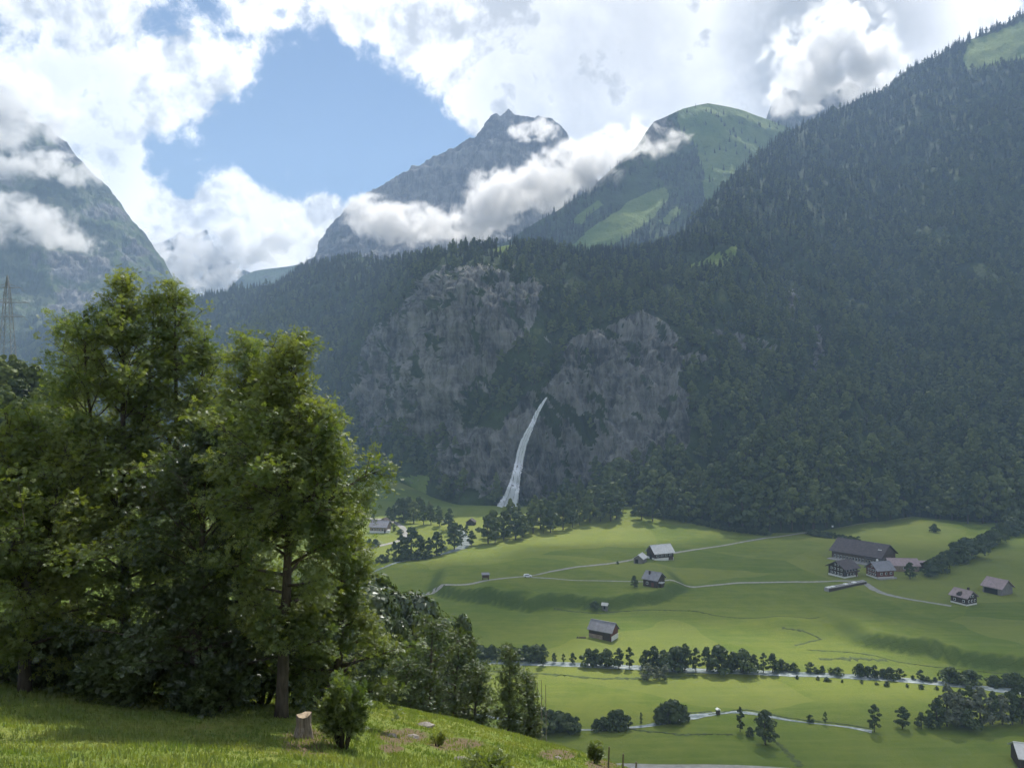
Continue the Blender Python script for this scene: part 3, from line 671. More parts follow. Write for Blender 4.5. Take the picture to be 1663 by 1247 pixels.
U_KEYS = [tree_kind('bush_a', 4, 2.4, .3, 20, 46, .48, 'field_leaf', 41, r=.1), tree_kind('bush_b', 4.6, 2.1, .3, 20, 46, .46, 'field_leaf', 42, r=.1, egg=.65), tree_kind('bush_c', 3.6, 2.7, .2, 22, 46, .5, 'field_leaf', 43, r=.1)]

def plant(key, loc, height, label, name='broadleaf_tree', cat='tree', group=None, rz=None, wide=1.0):
    tr, cr, H = TREES[key]; s = height / H
    e = empty(name, loc, random.uniform(0, 6.28) if rz is None else rz); wide *= random.uniform(.85, 1.45) if cat == 'bush' else random.uniform(.88, 1.15); e.scale = (s * wide, s * wide * random.uniform(.8, 1.1), s)
    obj('trunk', tr, e); obj('crown', cr, e); tag(e, label, cat, group); return e

# forests: points for geometry-node instances of whole tree meshes
def joined(key):
    tr, cr, H = TREES[key]; bm = bmesh.new(); bm.from_mesh(cr); n = len(bm.faces); bm.from_mesh(tr); bm.faces.ensure_lookup_table()
    for f in bm.faces[n:]: f.material_index = 1
    me = bpy.data.meshes.new(key + '_whole'); bm.to_mesh(me); bm.free(); me.materials.append(cr.materials[0]); me.materials.append(tr.materials[0])
    return bpy.data.objects.new(key + '_whole', me)
WOODS = bpy.data.collections.new('forest_tree_kinds')
for i, k in enumerate(B_KEYS + S_KEYS):
    o = joined(k); o.name = 'kind_%d' % i; WOODS.objects.link(o)
def forest_nodes():
    ng = bpy.data.node_groups.new('scatter_trees', 'GeometryNodeTree')
    ng.interface.new_socket('Geometry', in_out='INPUT', socket_type='NodeSocketGeometry'); ng.interface.new_socket('Geometry', in_out='OUTPUT', socket_type='NodeSocketGeometry')
    n = ng.nodes; gi = n.new('NodeGroupInput'); go = n.new('NodeGroupOutput'); ip = n.new('GeometryNodeInstanceOnPoints'); ci = n.new('GeometryNodeCollectionInfo')
    ci.inputs['Collection'].default_value = WOODS; ci.inputs['Separate Children'].default_value = True; ci.inputs['Reset Children'].default_value = True
    def na(name, ty): a = n.new('GeometryNodeInputNamedAttribute'); a.data_type = ty; a.inputs['Name'].default_value = name; return a.outputs['Attribute']
    ip.inputs['Pick Instance'].default_value = True
    L = ng.links; L.new(gi.outputs[0], ip.inputs['Points']); L.new(ci.outputs[0], ip.inputs['Instance']); L.new(na('idx', 'INT'), ip.inputs['Instance Index'])
    cx = n.new('ShaderNodeCombineXYZ'); L.new(na('rot', 'FLOAT'), cx.inputs['Z']); L.new(cx.outputs[0], ip.inputs['Rotation']); L.new(na('scl', 'FLOAT'), ip.inputs['Scale'])
    L.new(ip.outputs[0], go.inputs[0]); return ng
FN = forest_nodes()
def forest(name, label, pts, idx, scl):
    me = bpy.data.meshes.new(name); me.vertices.add(len(pts)); me.vertices.foreach_set('co', np.asarray(pts, np.float32).ravel())
    a = me.attributes.new('idx', 'INT', 'POINT'); a.data.foreach_set('value', np.asarray(idx, np.int32)); set_attr(me, 'scl', scl); set_attr(me, 'rot', RNG.uniform(0, 6.28, len(pts)))
    o = obj(name, me); o.modifiers.new('trees', 'NODES').node_group = FN; tag(o, label, kind='stuff'); return o

def sample(V, nu, nv2, rowmax, dens):
    """random points on a lofted slope, about dens per square metre"""
    G = V.reshape(nu, nv2, 3)[:, :rowmax]; a, b, c, d = G[:-1, :-1], G[1:, :-1], G[1:, 1:], G[:-1, 1:]
    area = np.linalg.norm(np.cross(c - a, d - b), axis=-1) * .5; hor = np.abs(np.cross(c - a, d - b)[..., 2]) * .5
    n = RNG.poisson(np.clip(np.maximum(hor, area * .55) * dens, 0, 50)); i, j = np.nonzero(n); r = np.repeat(np.arange(len(i)), n[i, j]); i, j = i[r], j[r]
    u, v = RNG.uniform(size=(2, len(i), 1)); pts = a[i, j] * (1 - u) * (1 - v) + b[i, j] * u * (1 - v) + c[i, j] * u * v + d[i, j] * (1 - u) * v
    return pts, (i, j)

# the slope forest: broadleaf low down, spruce higher and on the ridges
nu, nv2 = 1000, 243
pts, (fi, fj) = sample(massV, nu, nv2, 240, 1 / 72.)
rk = massA['rock'].reshape(nu, nv2)[fi, fj]; md = massA['meadow'].reshape(nu, nv2)[fi, fj]; px, py = proj(pts); tv = fj / 239.
cl = fbm(pts / 60, 3)
keep = (RNG.uniform(size=len(pts)) < .72 + .28 * sstep(tv, .1, .6)) & (md < .4) & ((rk < .2) | ((rk < .5) & (RNG.uniform(size=len(pts)) < .22))) & (px > -60) & (px < 1900)
keep &= (cl > -.33) | (RNG.uniform(size=len(pts)) < .35)
keep &= ~(in_poly(px, py, [(812, 830), (892, 640), (905, 640), (880, 720), (850, 830)]))
pts, px, py, tv, rk = pts[keep], px[keep], py[keep], tv[keep], rk[keep]
con = RNG.uniform(size=len(pts)) < np.clip(.05 + sstep(tv, .55, .95) * .75 + .25 * (px < 620), 0, .92)
idx = np.where(con, 4 + RNG.integers(0, 2, len(pts)), RNG.integers(0, 4, len(pts))); scl = RNG.uniform(.85, 1.35, len(pts)) * (1.5 - .5 * sstep(tv, .1, .7)) * np.where(rk > .1, .5, 1.0) * np.where(con, .8, 1)
pts[:, 2] -= .6
near = np.where((tv < .16) & ~con & (px > 770) & (px < 1680))[0]; near = near[np.argsort(np.linalg.norm(pts[near, :2], axis=1))][:150]
near_set = np.zeros(len(pts), bool); near_set[near] = True
FOREST_NEAR = [(pts[i], B_KEYS[idx[i]], 12 * scl[i] * 1.12) for i in near]
ridge = np.where(con & (tv > .955) & (px > 1270) & (px < 1680))[0]; ridge = ridge[np.argsort(-pts[ridge, 2] / pts[ridge, 1])][:70]
FOREST_RIDGE = [(pts[i], B_KEYS[0] if idx[i] < 4 else S_KEYS[idx[i] - 4], 18 * scl[i] * 1.35) for i in ridge]; near_set[ridge] = True
rest = ~near_set
forest('mountain_forest', 'dense dark forest covering the mountain slopes', pts[rest], idx[rest], scl[rest])
print('forest', rest.sum())
# dome and left hillside
pts, (fi, fj) = sample(domeV, 320, 113, 109, 1 / 90.)
md = domeA['meadow'].reshape(320, 113)[fi, fj]; rk = domeA['rock'].reshape(320, 113)[fi, fj]; px, py = proj(pts); tv = fj / 109.
keep = (rk < .3) & (md < .3) & (fbm(pts / 130, 3) > -.25) | ((md > .3) & (md < .8) & (RNG.uniform(size=len(pts)) < .10)); keep &= (px > 790) & (px < 1420)
pts = pts[keep]; pts[:, 2] -= .8
forest('alpine_forest', 'sparse spruce wood on the green dome mountain', pts, 4 + RNG.integers(0, 2, len(pts)), RNG.uniform(.6, 1.15, len(pts)))
print('dome', len(pts))
# ------------------------------------------------------------------ foreground trees on the hill
def fg_tree(name, label, base_px, D, top, R, t0, leaf, seed, nb=46, droop=.1, group='trees on the near hillside', leaves=15, r0=.17, flat_top=.1, up=1.0, size=.195, subs=8, low=1.0, leaders=()):
    """tapered trunk, curving boughs, side branches and pinnate leaves at the twigs"""
    rng = np.random.default_rng(seed)
    x = (base_px - CX) / F * D; z = float(hill_h(x, D)); tp = P(top[0], top[1], D + rng.uniform(-.6, .6)) - np.array([x, D, z]); H = tp[2]
    e = empty(name, (x, D, z)); tm, bmn = MB(), MB()
    wob = rng.uniform(-.25, .25, (3, 2))
    def mk(tip, fork):
        def f(t):
            c = np.array([tp[0] * t + wob[0, 0] * math.sin(t * 5) * t, tp[1] * t + wob[0, 1] * math.sin(t * 4 + 1) * t, H * t])
            if tip is None or t <= fork: return c
            v = (t - fork) / (1 - fork); a = np.array([tp[0], tp[1], H]) * fork; b = a + (tip - a) * v; b[:2] += (tip - a)[:2] * .25 * math.sin(v * math.pi); return c * (1 - min(1, v * 4)) + b * min(1, v * 4)
        return f
    stems = [(mk(None, 0), t0, nb)]
    for (lx, ly, fork) in leaders: stems.append((mk(P(lx, ly, D + rng.uniform(-1.2, 1.2)) - np.array([x, D, z]), fork), max(fork + .08, t0), int(nb * .45)))
    C, DR = [], []
    for si, (tk, t0, nb) in enumerate(stems):
        ts = np.linspace(-.03 if si == 0 else leaders[si - 1][2], 1, 13); rs = 1.0 if si == 0 else .7
        tm.tube([tk(t) for t in ts], [rs * r0 * (1.25 if t < .02 else 1) * (1 - t) ** .9 + .012 for t in ts], 9)
        for i in range(nb):
            t = t0 + (.99 - t0) * (i + rng.uniform(0, 1)) / nb; az = i * 2.4 + rng.uniform(-.5, .5)
            u = (t - t0) / (1 - t0); shape = (low + (1 - low) * min(1, u / .3)) * math.cos(u * math.pi * .5 * (1 - flat_top * .5)) ** .75 * (.7 + .3 * math.sin(u * 11 + seed))
            L = max(.45, R * shape * rng.uniform(.6, 1.3)); lv = max(3, int(leaves * (1 - .7 * u))); el = math.radians(8 + 52 * u * up + rng.uniform(-14, 14))
            d = np.array([math.cos(az) * math.cos(el), math.sin(az) * math.cos(el), math.sin(el)]); o = tk(t)
            def bp(s, o=o, d=d, L=L, c=rng.uniform(.05, .22)): return o + d * L * s + np.array([0, 0, 1]) * L * (c * s * s - droop * s ** 3)
            rb = (r0 * (1 - t) + .012) * .5
            bmn.tube([bp(s) for s in (0, .25, .5, .75, 1)], [rb, rb * .75, rb * .5, rb * .3, .006], 5)
            for s in np.linspace(.22, 1, subs):
                sd = d + rng.normal(size=3) * .75; sd[2] = sd[2] * .6 + .15; sd /= np.linalg.norm(sd); l = (.28 + .22 * rng.uniform()) * L * (1.15 - .5 * s) + .22; so = bp(s)
                bmn.tube([so, so + sd * l * .5 + np.array([0, 0, .03]), so + sd * l], [.014, .009, .004], 4, cap=False)
                for q in np.linspace(.4, 1.1, 4):
                    c = so + sd * l * q; n = lv; C.append(c + rng.normal(size=(n, 3)) * np.array([.13, .13, .10])); dd = sd * .6 + rng.normal(size=(n, 3)) * .7; dd[:, 2] -= .15; DR.append(dd)
    C, X = np.concatenate(C), np.concatenate(DR); X /= np.linalg.norm(X, axis=1)[:, None]
    up_ = np.array([0, 0, 1.]) + rng.normal(size=X.shape) * .45; Y = np.cross(up_, X); Y /= np.linalg.norm(Y, axis=1)[:, None] + 1e-9; Z = np.cross(X, Y)
    V, Q = stamp(C, X, Y, Z, size * rng.uniform(.65, 1.2, len(C)), T_ASH, F_ASH)
    tm.build('trunk', M['bark'], e, True); bmn.build('branches', M['bark'], e, True); obj('crown', mesh_np('crown', V, Q, M[leaf]), e)
    tag(e, label, 'tree', group); return e

fg_tree('ash_tree', 'tallest ash tree on the hill with feathery crown reaching the cloud line', 205, 25.5, (198, 456), 3.2, .14, 'ash_leaf', 101, nb=54, low=.9, leaders=[(135, 520, .35), (250, 490, .45)])
fg_tree('ash_tree', 'ash tree right behind the tallest one, its twigs against the left mountain', 285, 27, (290, 468), 3.1, .14, 'ash_leaf', 102, nb=44, leaders=[(330, 560, .4)])
fg_tree('ash_tree', 'middle tree of the near grove with rounded top left of the lit tree', 392, 24.5, (388, 560), 2.9, .18, 'ash_leaf', 103, nb=42, low=1.1, leaders=[(420, 600, .4)])
fg_tree('ash_tree', 'right tree of the near grove with bare trunk beside the stump', 457, 21.5, (478, 560), 2.65, .16, 'ash_leaf', 104, nb=46, low=.95, leaders=[(525, 690, .4), (440, 610, .45)])
fg_tree('ash_tree', 'yellowish leafy tree at the left edge of the near grove', 40, 22.5, (40, 700), 3.3, .12, 'ash_leaf_yellow', 105, nb=46, low=1.05, leaves=15, leaders=[(-20, 730, .3), (95, 760, .35)])
fg_tree('ash_tree', 'half hidden tree between the left edge tree and the tallest ash', 125, 28, (115, 575), 3.2, .16, 'ash_leaf', 106, nb=42, low=1.1)
fg_tree('ash_tree', 'low spreading tree at the right side of the near grove over the valley', 545, 24, (562, 830), 1.45, .12, 'ash_leaf', 107, nb=36, low=1.25, up=.6)
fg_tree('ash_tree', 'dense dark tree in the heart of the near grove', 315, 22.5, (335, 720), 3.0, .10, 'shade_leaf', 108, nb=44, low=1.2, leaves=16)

CG = 'lighter trees behind the crest'
for px, D, top, R_, sd, lb in [(700, 45, (700, 1010), 2.0, 121, 'airy tree behind the crest with forked stem right of the dark trees'), (738, 47, (742, 1040), 1.8, 122, 'leaning airy tree behind the crest next to the forked one'), (772, 46, (775, 1092), 1.6, 123, 'low airy tree behind the crest, rightmost of the pale group'), (668, 43, (664, 1085), 1.6, 124, 'short pale tree close behind the crest at the left of the pale group'),
        (826, 44, (828, 1060), .7, 125, 'slender tall tree in front of the stream'), (858, 46, (860, 1105), .55, 126, 'shorter slender tree beside the bare poles')]:
    fg_tree('young_tree', lb, px, D, top, R_, .12, 'crest_leaf', sd, nb=24, leaves=6, size=.24, r0=.11, group=CG, low=.7, flat_top=.9, up=.8)

def bush_fg(label, px, D, h, R, leaf, seed, n=5200, size=.22, name='bush', py=None):
    rng = np.random.default_rng(seed); x = (px - CX) / F * D; z = float(hill_h(x, D)); e = empty(name, (x, D, z)); m = MB(); C = []
    k = max(7, n // 260)
    for i in range(k):
        a = rng.uniform(0, 6.28); rr = R * math.sqrt(rng.uniform()) * .85; hh = h * (1 - .45 * (rr / R) ** 2) * rng.uniform(.5, 1.0); tip = np.array([rr * math.cos(a), rr * math.sin(a), hh])
        m.tube([(tip[0] * .15, tip[1] * .15, -.1), tip * np.array([.6, .6, .55]), tip], [.03, .018, .006], 5)
        nn = n // k; s = rng.uniform(.35, 1.05, (nn, 1)); C.append(tip * np.array([.6, .6, 1]) * s + tip * np.array([.4, .4, 0]) + rng.normal(size=(nn, 3)) * np.array([.26, .26, .2]) * R * .55)
    C = np.concatenate(C); C[:, 2] = np.maximum(C[:, 2], .04); X = C / (np.linalg.norm(C, axis=1)[:, None] + .1) + rng.normal(size=C.shape) * .7; X /= np.linalg.norm(X, axis=1)[:, None]
    Y = np.cross(np.array([0, 0, 1.]) + rng.normal(size=X.shape) * .5, X); Y /= np.linalg.norm(Y, axis=1)[:, None] + 1e-9
    V, Q = stamp(C, X, Y, np.cross(X, Y), size * rng.uniform(.6, 1.2, len(C)), T_ASH, F_ASH)
    m.build('stem', M['bark'], e, True); obj('foliage', mesh_np('foliage', V, Q, M[leaf]), e); tag(e, label, 'bush', 'bushes under the near grove'); return e
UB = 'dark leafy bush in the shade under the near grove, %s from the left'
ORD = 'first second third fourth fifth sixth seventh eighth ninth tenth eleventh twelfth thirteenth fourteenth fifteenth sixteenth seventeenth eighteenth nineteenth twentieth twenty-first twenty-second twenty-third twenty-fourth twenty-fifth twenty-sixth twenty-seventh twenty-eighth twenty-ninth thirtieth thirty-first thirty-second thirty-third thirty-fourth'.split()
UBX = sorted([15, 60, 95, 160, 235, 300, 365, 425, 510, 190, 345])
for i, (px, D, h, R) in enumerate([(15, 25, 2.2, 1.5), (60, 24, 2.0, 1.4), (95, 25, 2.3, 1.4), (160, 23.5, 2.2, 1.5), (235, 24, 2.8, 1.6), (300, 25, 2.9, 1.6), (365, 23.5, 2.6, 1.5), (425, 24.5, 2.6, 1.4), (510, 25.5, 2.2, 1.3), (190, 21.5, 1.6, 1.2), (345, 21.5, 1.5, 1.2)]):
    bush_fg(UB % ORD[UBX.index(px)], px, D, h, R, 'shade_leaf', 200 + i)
bush_fg('sunlit pale green bush at the foot of the grove right of the stump', 556, 18.3, 1.75, .62, 'ash_leaf', 230, 4200, .17)
bush_fg('leafy bush cut by the bottom edge of the picture on the sunny slope', 790, 16.2, .62, .75, 'ash_leaf_yellow', 231, 2600, .15)
bush_fg('small sapling at the crest of the sunny slope beside the fence', 968, 30, 1.1, .35, 'ash_leaf', 232, 900, .17)
bush_fg('tiny shrub in the grass on the sunny slope', 710, 22, .5, .22, 'ash_leaf_yellow', 233, 350, .12)

# tree stump, stones, fence posts
def on_hill(px, D): x = (px - CX) / F * D; return (x, D, float(hill_h(x, D)))
M['stump'] = flat_mat('weathered_stump', (.20, .17, .14), .95, .45, 5, stretch=(4, 4, .5)); M['cut_wood'] = flat_mat('cut_wood', (.34, .27, .19), .9, .3, 8)
st = empty('tree_stump', on_hill(492, 18.9)); m = MB(); n = 14
rng = np.random.default_rng(5); rads = [(.27, -.1), (.22, .12), (.18, .32), (.185, .56)]
for r, z in rads:
    for k in range(n):
        a = 6.283 * k / n; q = r * (1 + .16 * math.sin(3 * a + z) + .07 * rng.normal()); m.v.append((q * math.cos(a), q * math.sin(a), z + (.04 * math.sin(a * 2) if z > .5 else 0)))
for i in range(3):
    for k in range(n): m.f.append((i * n + k, i * n + (k + 1) % n, (i + 1) * n + (k + 1) % n, (i + 1) * n + k))
m.build('bark_body', M['stump'], st); m2 = MB(); m2.add([tuple(np.array(v) + (0, 0, .004)) for v in m.v[3 * n:]], [tuple(range(n))]); m2.build('cut_top', M['cut_wood'], st)
tag(st, 'weathered grey tree stump beside the trunk of the right grove tree', 'stump')
M['stone'] = flat_mat('hill_stone', (.22, .20, .18), .95, .4, 6)
def stone(label, px, D, s, seed):
    bm = bmesh.new(); bmesh.ops.create_icosphere(bm, subdivisions=3, radius=1); co = np.array([v.co[:] for v in bm.verts]); k = 1 + .4 * fbm(co * 1.3 + seed, 4)
    for v, f in zip(bm.verts, k): v.co = Vector((v.co.x * s[0] * f, v.co.y * s[1] * f, v.co.z * s[2] * f))
    me = bpy.data.meshes.new('stone'); bm.to_mesh(me); bm.free(); o = obj('stone', me, mat=M['stone']); o.location = on_hill(px, D); tag(o, label, 'stone', 'stones on the sunny slope')
stone('flat grey stone lying in the grass near the crest of the slope', 690, 27, (.32, .2, .12), 1)
stone('small dark stone beside the bare earth patch', 636, 22, (.16, .12, .1), 2); stone('brownish stone in the middle of the bare earth', 670, 23.5, (.2, .13, .09), 3); stone('reddish stone low on the sunny slope', 748, 20, (.22, .14, .07), 4)
stone('small stone at the crest right of the bare patches', 905, 27, (.14, .1, .08), 6)
M['post'] = flat_mat('fence_post_wood', (.16, .13, .10), .9, .35, 6, stretch=(5, 5, .6))
for px, D, l in [(988, 27.5, 'leftmost thin fence post at the crest beside the sapling'), (1011, 26.5, 'middle thin fence post of three at the crest'), (1032, 25.5, 'rightmost thin fence post at the bottom edge of the slope')]:
    x, y, z = on_hill(px, D); m = MB().tube([(0, 0, -.3), (.01, 0, .45), (.03, .01, .92)], [.034, .032, .028], 7); o = m.build('fence_post', M['post']); o.location = (x, y, z); tag(o, l, 'fence post', 'fence posts on the crest')

# grass blades on the hill
rng = np.random.default_rng(9); N = 62000
yy = 9 + 34 * rng.uniform(size=N) ** .85; aa = rng.uniform(-.76, .30, N); xx = aa * yy; zz = hill_h(xx, yy); q = np.stack([xx, yy, zz], -1)
gpx, gpy = proj(q); sl = np.zeros(N)
for (a, b, ra, rb) in [(655, 1195, 55, 16), (635, 1215, 25, 12), (740, 1208, 60, 14), (905, 1225, 45, 12), (980, 1240, 40, 12)]: sl = np.maximum(sl, np.exp(-((gpx - a) / ra) ** 2 - ((gpy - b) / rb) ** 2))
hgt = .05 + .10 * np.clip(fbm(q / 2.2, 3) + .35, 0, 1); keep = (sl < .55) | (rng.uniform(size=N) < .25); q, hgt, yy = q[keep], hgt[keep], yy[keep]; N = len(q)
V = []; 
for b in range(3):
    a = rng.uniform(0, 6.28, N); o = q + rng.normal(size=(N, 3)) * np.array([.05, .05, 0]); w_ = .010 + .0004 * yy; s = np.stack([np.cos(a), np.sin(a), 0 * a], -1); ln = np.stack([np.cos(a + 1.5), np.sin(a + 1.5), 0 * a], -1) * (hgt * rng.uniform(.1, .7, N))[:, None]
    h = hgt * rng.uniform(.6, 1.2, N); V.append(np.stack([o - s * w_[:, None] - (0, 0, .03), o + s * w_[:, None] - (0, 0, .03), o + ln + np.stack([0 * h, 0 * h, h], -1)], 1))
V = np.concatenate(V).reshape(-1, 3)
M['grass'] = leaf_mat('grass_blade', (.11, .165, .036), (.21, .23, .072), .45, .03, .5)
tag(obj('grass', mesh_np('grass', V, np.arange(len(V)).reshape(-1, 3), M['grass'])), 'short meadow grass on the near slope', kind='stuff')
# ------------------------------------------------------------------ individual trees at the forest edge and on the skyline
for p_, key, h in FOREST_NEAR:
    plant(key, p_, h, 'broadleaf tree at the lower edge of the dark slope forest', group='trees along the forest edge')
for p_, key, h in FOREST_RIDGE:
    plant(key, p_, h, 'small spruce on the skyline of the right ridge', name='spruce_tree', group='spruces on the right skyline')
rng = np.random.default_rng(17)
for i in range(48):
    px = rng.uniform(-60, 130); u = rng.uniform(.35, 1); y = 60 + 90 * u; x = (px - CX) / F * y; z = zat(x, y, BL)
    if z > 20:
        k = B_KEYS[i % 4] if i % 3 else S_KEYS[i % 2]
        plant(k, (x, y, z - .3), rng.uniform(7.5, 11), 'tree in the wood on the hillside below the pylon' if i % 3 else 'spruce in the wood on the hillside below the pylon', group='wood below the pylon', name='broadleaf_tree' if i % 3 else 'spruce_tree')

EDGE = [(1042, 846, 46), (1060, 848, 50), (1078, 846, 44), (1096, 846, 50), (1118, 848, 46), (1140, 850, 52), (1162, 852, 50), (1184, 856, 56), (1206, 866, 82), (1228, 867, 78), (1250, 866, 70), (1268, 862, 60), (1286, 862, 66), (1304, 861, 58), (1322, 860, 64), (1342, 857, 60), (1362, 855, 66), (1382, 852, 60), (1402, 850, 64), (1424, 847, 60), (1446, 844, 62), (1468, 841, 56), (1494, 840, 44), (1520, 843, 50), (1546, 846, 50), (1572, 852, 70), (1596, 852, 76), (1618, 851, 72), (1640, 851, 70), (1662, 851, 74)]
for i, (px, py, h) in enumerate(EDGE):
    g_ = gp(px, py - 2, (BM, BV)); plant(B_KEYS[i % 4], (g_.x, g_.y, g_.z - .3), h / F * g_.y, 'big tree in the front row of the slope forest, %s from the left' % ORD[i], group='front row of the slope forest')

# ------------------------------------------------------------------ river, streams, roads, ditches: draped strips
def drape(name, pix, width, mat, lift=.07, kind='structure', label=None, jag=0.0, crown=0.0, step=2.5, seed=0, bv=None, taper=False):
    """a strip along pixel way-points on the ground; width in metres (number or list)"""
    pts = [gp(*q[:2]) for q in pix]; ws = [width if not isinstance(width, (list, tuple)) else width[i] for i in range(len(pix))]
    A = np.array([(p_.x, p_.y) for p_ in pts]); seg = np.linalg.norm(np.diff(A, axis=0), axis=1); s = np.concatenate([[0], np.cumsum(seg)]); n = max(4, int(s[-1] / step)); u = np.linspace(0, s[-1], n)
    def sm(v):
        v = np.interp(u, s, v); k = np.ones(5) / 5; vp = np.pad(v, 2, 'edge'); r = np.convolve(vp, k, 'valid'); r[0], r[-1] = v[0], v[-1]; return r
    X, Yv, W = sm(A[:, 0]), sm(A[:, 1]), sm(ws); tx, ty = np.gradient(X), np.gradient(Yv); l = np.hypot(tx, ty) + 1e-9; nx, ny = -ty / l, tx / l
    rg = np.random.default_rng(seed); rows = 5; V = []
    for i in range(n):
        jl, jr = (1 + jag * rg.normal(), 1 + jag * rg.normal())
        for k in range(rows):
            o = (k / (rows - 1) - .5) * W[i] * (jl if k < 2 else jr); x, y = X[i] + nx[i] * o, Yv[i] + ny[i] * o
            V.append((x, y, zat(x, y) + lift + crown * (1 - (2 * k / (rows - 1) - 1) ** 2)))
    ob = obj(name, mesh_np(name, V, grid_faces(n, rows), mat, True)); tag(ob, label, kind=kind); return ob
M['water'], t = new_mat('river_water'); p = pos(t)
wn = t.noise(t.n('ShaderNodeMapping', ins={'Vector': p, 'Scale': (.25, .7, 1)}).outputs[0], .9, 6, .7)
finish(t, t.mix(t.ramp(wn, .4, .68), (.16, .20, .20), (.48, .52, .52)), .15, .6, bump=wn, bdist=.12, bstr=.5)
M['road'] = flat_mat('gravel_road', (.26, .255, .235), .95, .2, .6); M['track'] = flat_mat('farm_track', (.19, .19, .13), .95, .25, .5)
M['ditch'] = flat_mat('ditch_herbage', (.058, .080, .026), .95, .45, .8); M['gravel'] = flat_mat('stream_gravel', (.34, .34, .34), .9, .2, 1.2)
drape('river', [(722, 846), (735, 852), (748, 862), (754, 874), (757, 884), (745, 892), (725, 898), (700, 903), (640, 914), (590, 935), (560, 975), (590, 1025), (660, 1055), (770, 1073), (860, 1077), (950, 1080), (1060, 1085), (1170, 1090), (1300, 1095), (1400, 1099), (1500, 1107), (1600, 1117), (1680, 1125), (1800, 1140)],
      [4, 4, 5, 7, 8, 6, 4, 2.2, 2, 2, 2, 2, 3, 4.5, 5, 5, 5, 5, 5, 5, 5, 5, 5, 5], M['water'], .10, jag=.10)
drape('stream', [(770, 1160), (810, 1166), (850, 1173), (880, 1180), (940, 1186), (1000, 1184), (1050, 1179), (1080, 1174), (1115, 1165), (1150, 1160), (1165, 1158), (1200, 1154), (1225, 1158), (1260, 1167), (1330, 1175), (1390, 1182), (1416, 1188)],
      [1.6, 1.8, 1.8, 1.0, .8, 1.0, 1.6, 2.6, 3.6, 3.0, 1.0, 2.2, 2.4, 1.6, .6, .9, 2.4], M['water'], .10, jag=.08, seed=2)
drape('road', [(575, 985), (640, 971), (700, 961), (760, 950), (800, 941), (845, 936), (870, 934), (930, 921), (1000, 914), (1030, 908), (1090, 899), (1160, 888), (1240, 874), (1300, 866), (1345, 859)], 2.4, M['road'], .09, seed=3, jag=.1)
drape('road', [(850, 936), (900, 940), (980, 943), (1060, 945), (1200, 946), (1300, 945), (1370, 943), (1402, 944), (1412, 952), (1425, 961), (1450, 968), (1500, 977), (1545, 984)], [2.4] * 8 + [4, 4, 3, 2.0, 3.2], M['road'], .11, seed=4, jag=.1)
drape('road', [(560, 900), (600, 891), (640, 881), (660, 872), (656, 860), (648, 852), (640, 847), (600, 842), (560, 838)], 4.2, M['road'], .10, seed=5)
drape('road', [(880, 1244), (980, 1243), (1080, 1246), (1180, 1246), (1270, 1250), (1400, 1262)], 3.0, M['road'], .09, seed=6)
drape('road', [(1345, 859), (1400, 850), (1450, 843), (1480, 840)], 2.2, M['track'], .10, seed=7)
for i, (pl, wd_) in enumerate([([(985, 993), (1060, 990), (1130, 992), (1165, 1000), (1200, 1003), (1250, 1002), (1330, 1002)], 1.0), ([(1270, 1020), (1305, 1024), (1335, 1037), (1290, 1048)], 1.2),
        ([(1310, 1055), (1370, 1058), (1420, 1064), (1455, 1074), (1530, 1084), (1663, 1096)], 1.0), ([(770, 1089), (880, 1094), (980, 1102), (1060, 1101), (1130, 1096)], 1.6), ([(1020, 1183), (1060, 1188), (1110, 1193), (1190, 1192)], 1.2),
        ([(1150, 1160), (1200, 1152), (1230, 1154), (1270, 1164), (1350, 1173), (1415, 1183)], 1.0), ([(1080, 1168), (1115, 1158), (1155, 1155)], 1.0), ([(900, 988), (970, 996), (1020, 992)], 1.3), ([(1260, 1205), (1280, 1220), (1300, 1245)], 1.6), ([(1330, 1070), (1380, 1069), (1440, 1072)], 2.6)]):
    drape('ditch', pl, wd_, M['ditch'], .02, jag=.55, crown=.14, step=.9, seed=20 + i)

# ------------------------------------------------------------------ trees and bushes on the valley floor
def at_px(px, py, hpx, key, label, name='broadleaf_tree', cat='tree', group=None, wide=1.0):
    g_ = gp(px, py); D = g_.y; plant(key, (g_.x, g_.y, g_.z - .12), hpx / F * D, label, name, cat, group, wide=wide)
G1 = 'trees round the far meadows'
for i, (px, py, h) in enumerate([(632, 846, 22), (640, 850, 30), (655, 848, 38), (672, 850, 36), (688, 852, 36), (700, 851, 30), (714, 854, 26), (664, 842, 34), (680, 841, 34), (697, 842, 28), (648, 840, 30), (712, 845, 24), (730, 846, 20)]):
    at_px(px, py, h, (F_KEYS + B_KEYS)[i % 5], 'tree in the clump behind the far farmhouse', group=G1)
for i, (px, py, h) in enumerate([(640, 906, 26), (652, 905, 36), (668, 904, 46), (682, 902, 32), (697, 903, 30), (709, 901, 36), (660, 907, 20), (630, 907, 16)]):
    at_px(px, py, h, F_KEYS[i % 3], 'dark tree in the clump between the far road and the river', group=G1)
for i, (px, py, h) in enumerate([(738, 892, 38), (748, 882, 30), (740, 876, 26), (766, 886, 24), (733, 868, 28), (728, 860, 26), (758, 868, 16)]):
    at_px(px, py, h, F_KEYS[i % 3], 'tree on the bank of the far river bend', group=G1)
at_px(606, 852, 18, 'field_b', 'dark tree beside the far farmhouse on its left'); at_px(588, 913, 30, 'spruce_a', 'lone dark spruce by the far road', 'spruce_tree')
for i, (px, py, h) in enumerate([(580, 886, 10), (590, 887, 12), (600, 886, 11), (609, 888, 12), (640, 862, 9), (650, 866, 7)]): at_px(px, py, h, U_KEYS[i % 3], 'small bush in the lit meadow near the far farmhouse', 'bush', 'bush', 'bushes by the far farmhouse')
G2 = 'trees in the wedge right of the waterfall'
k = 0
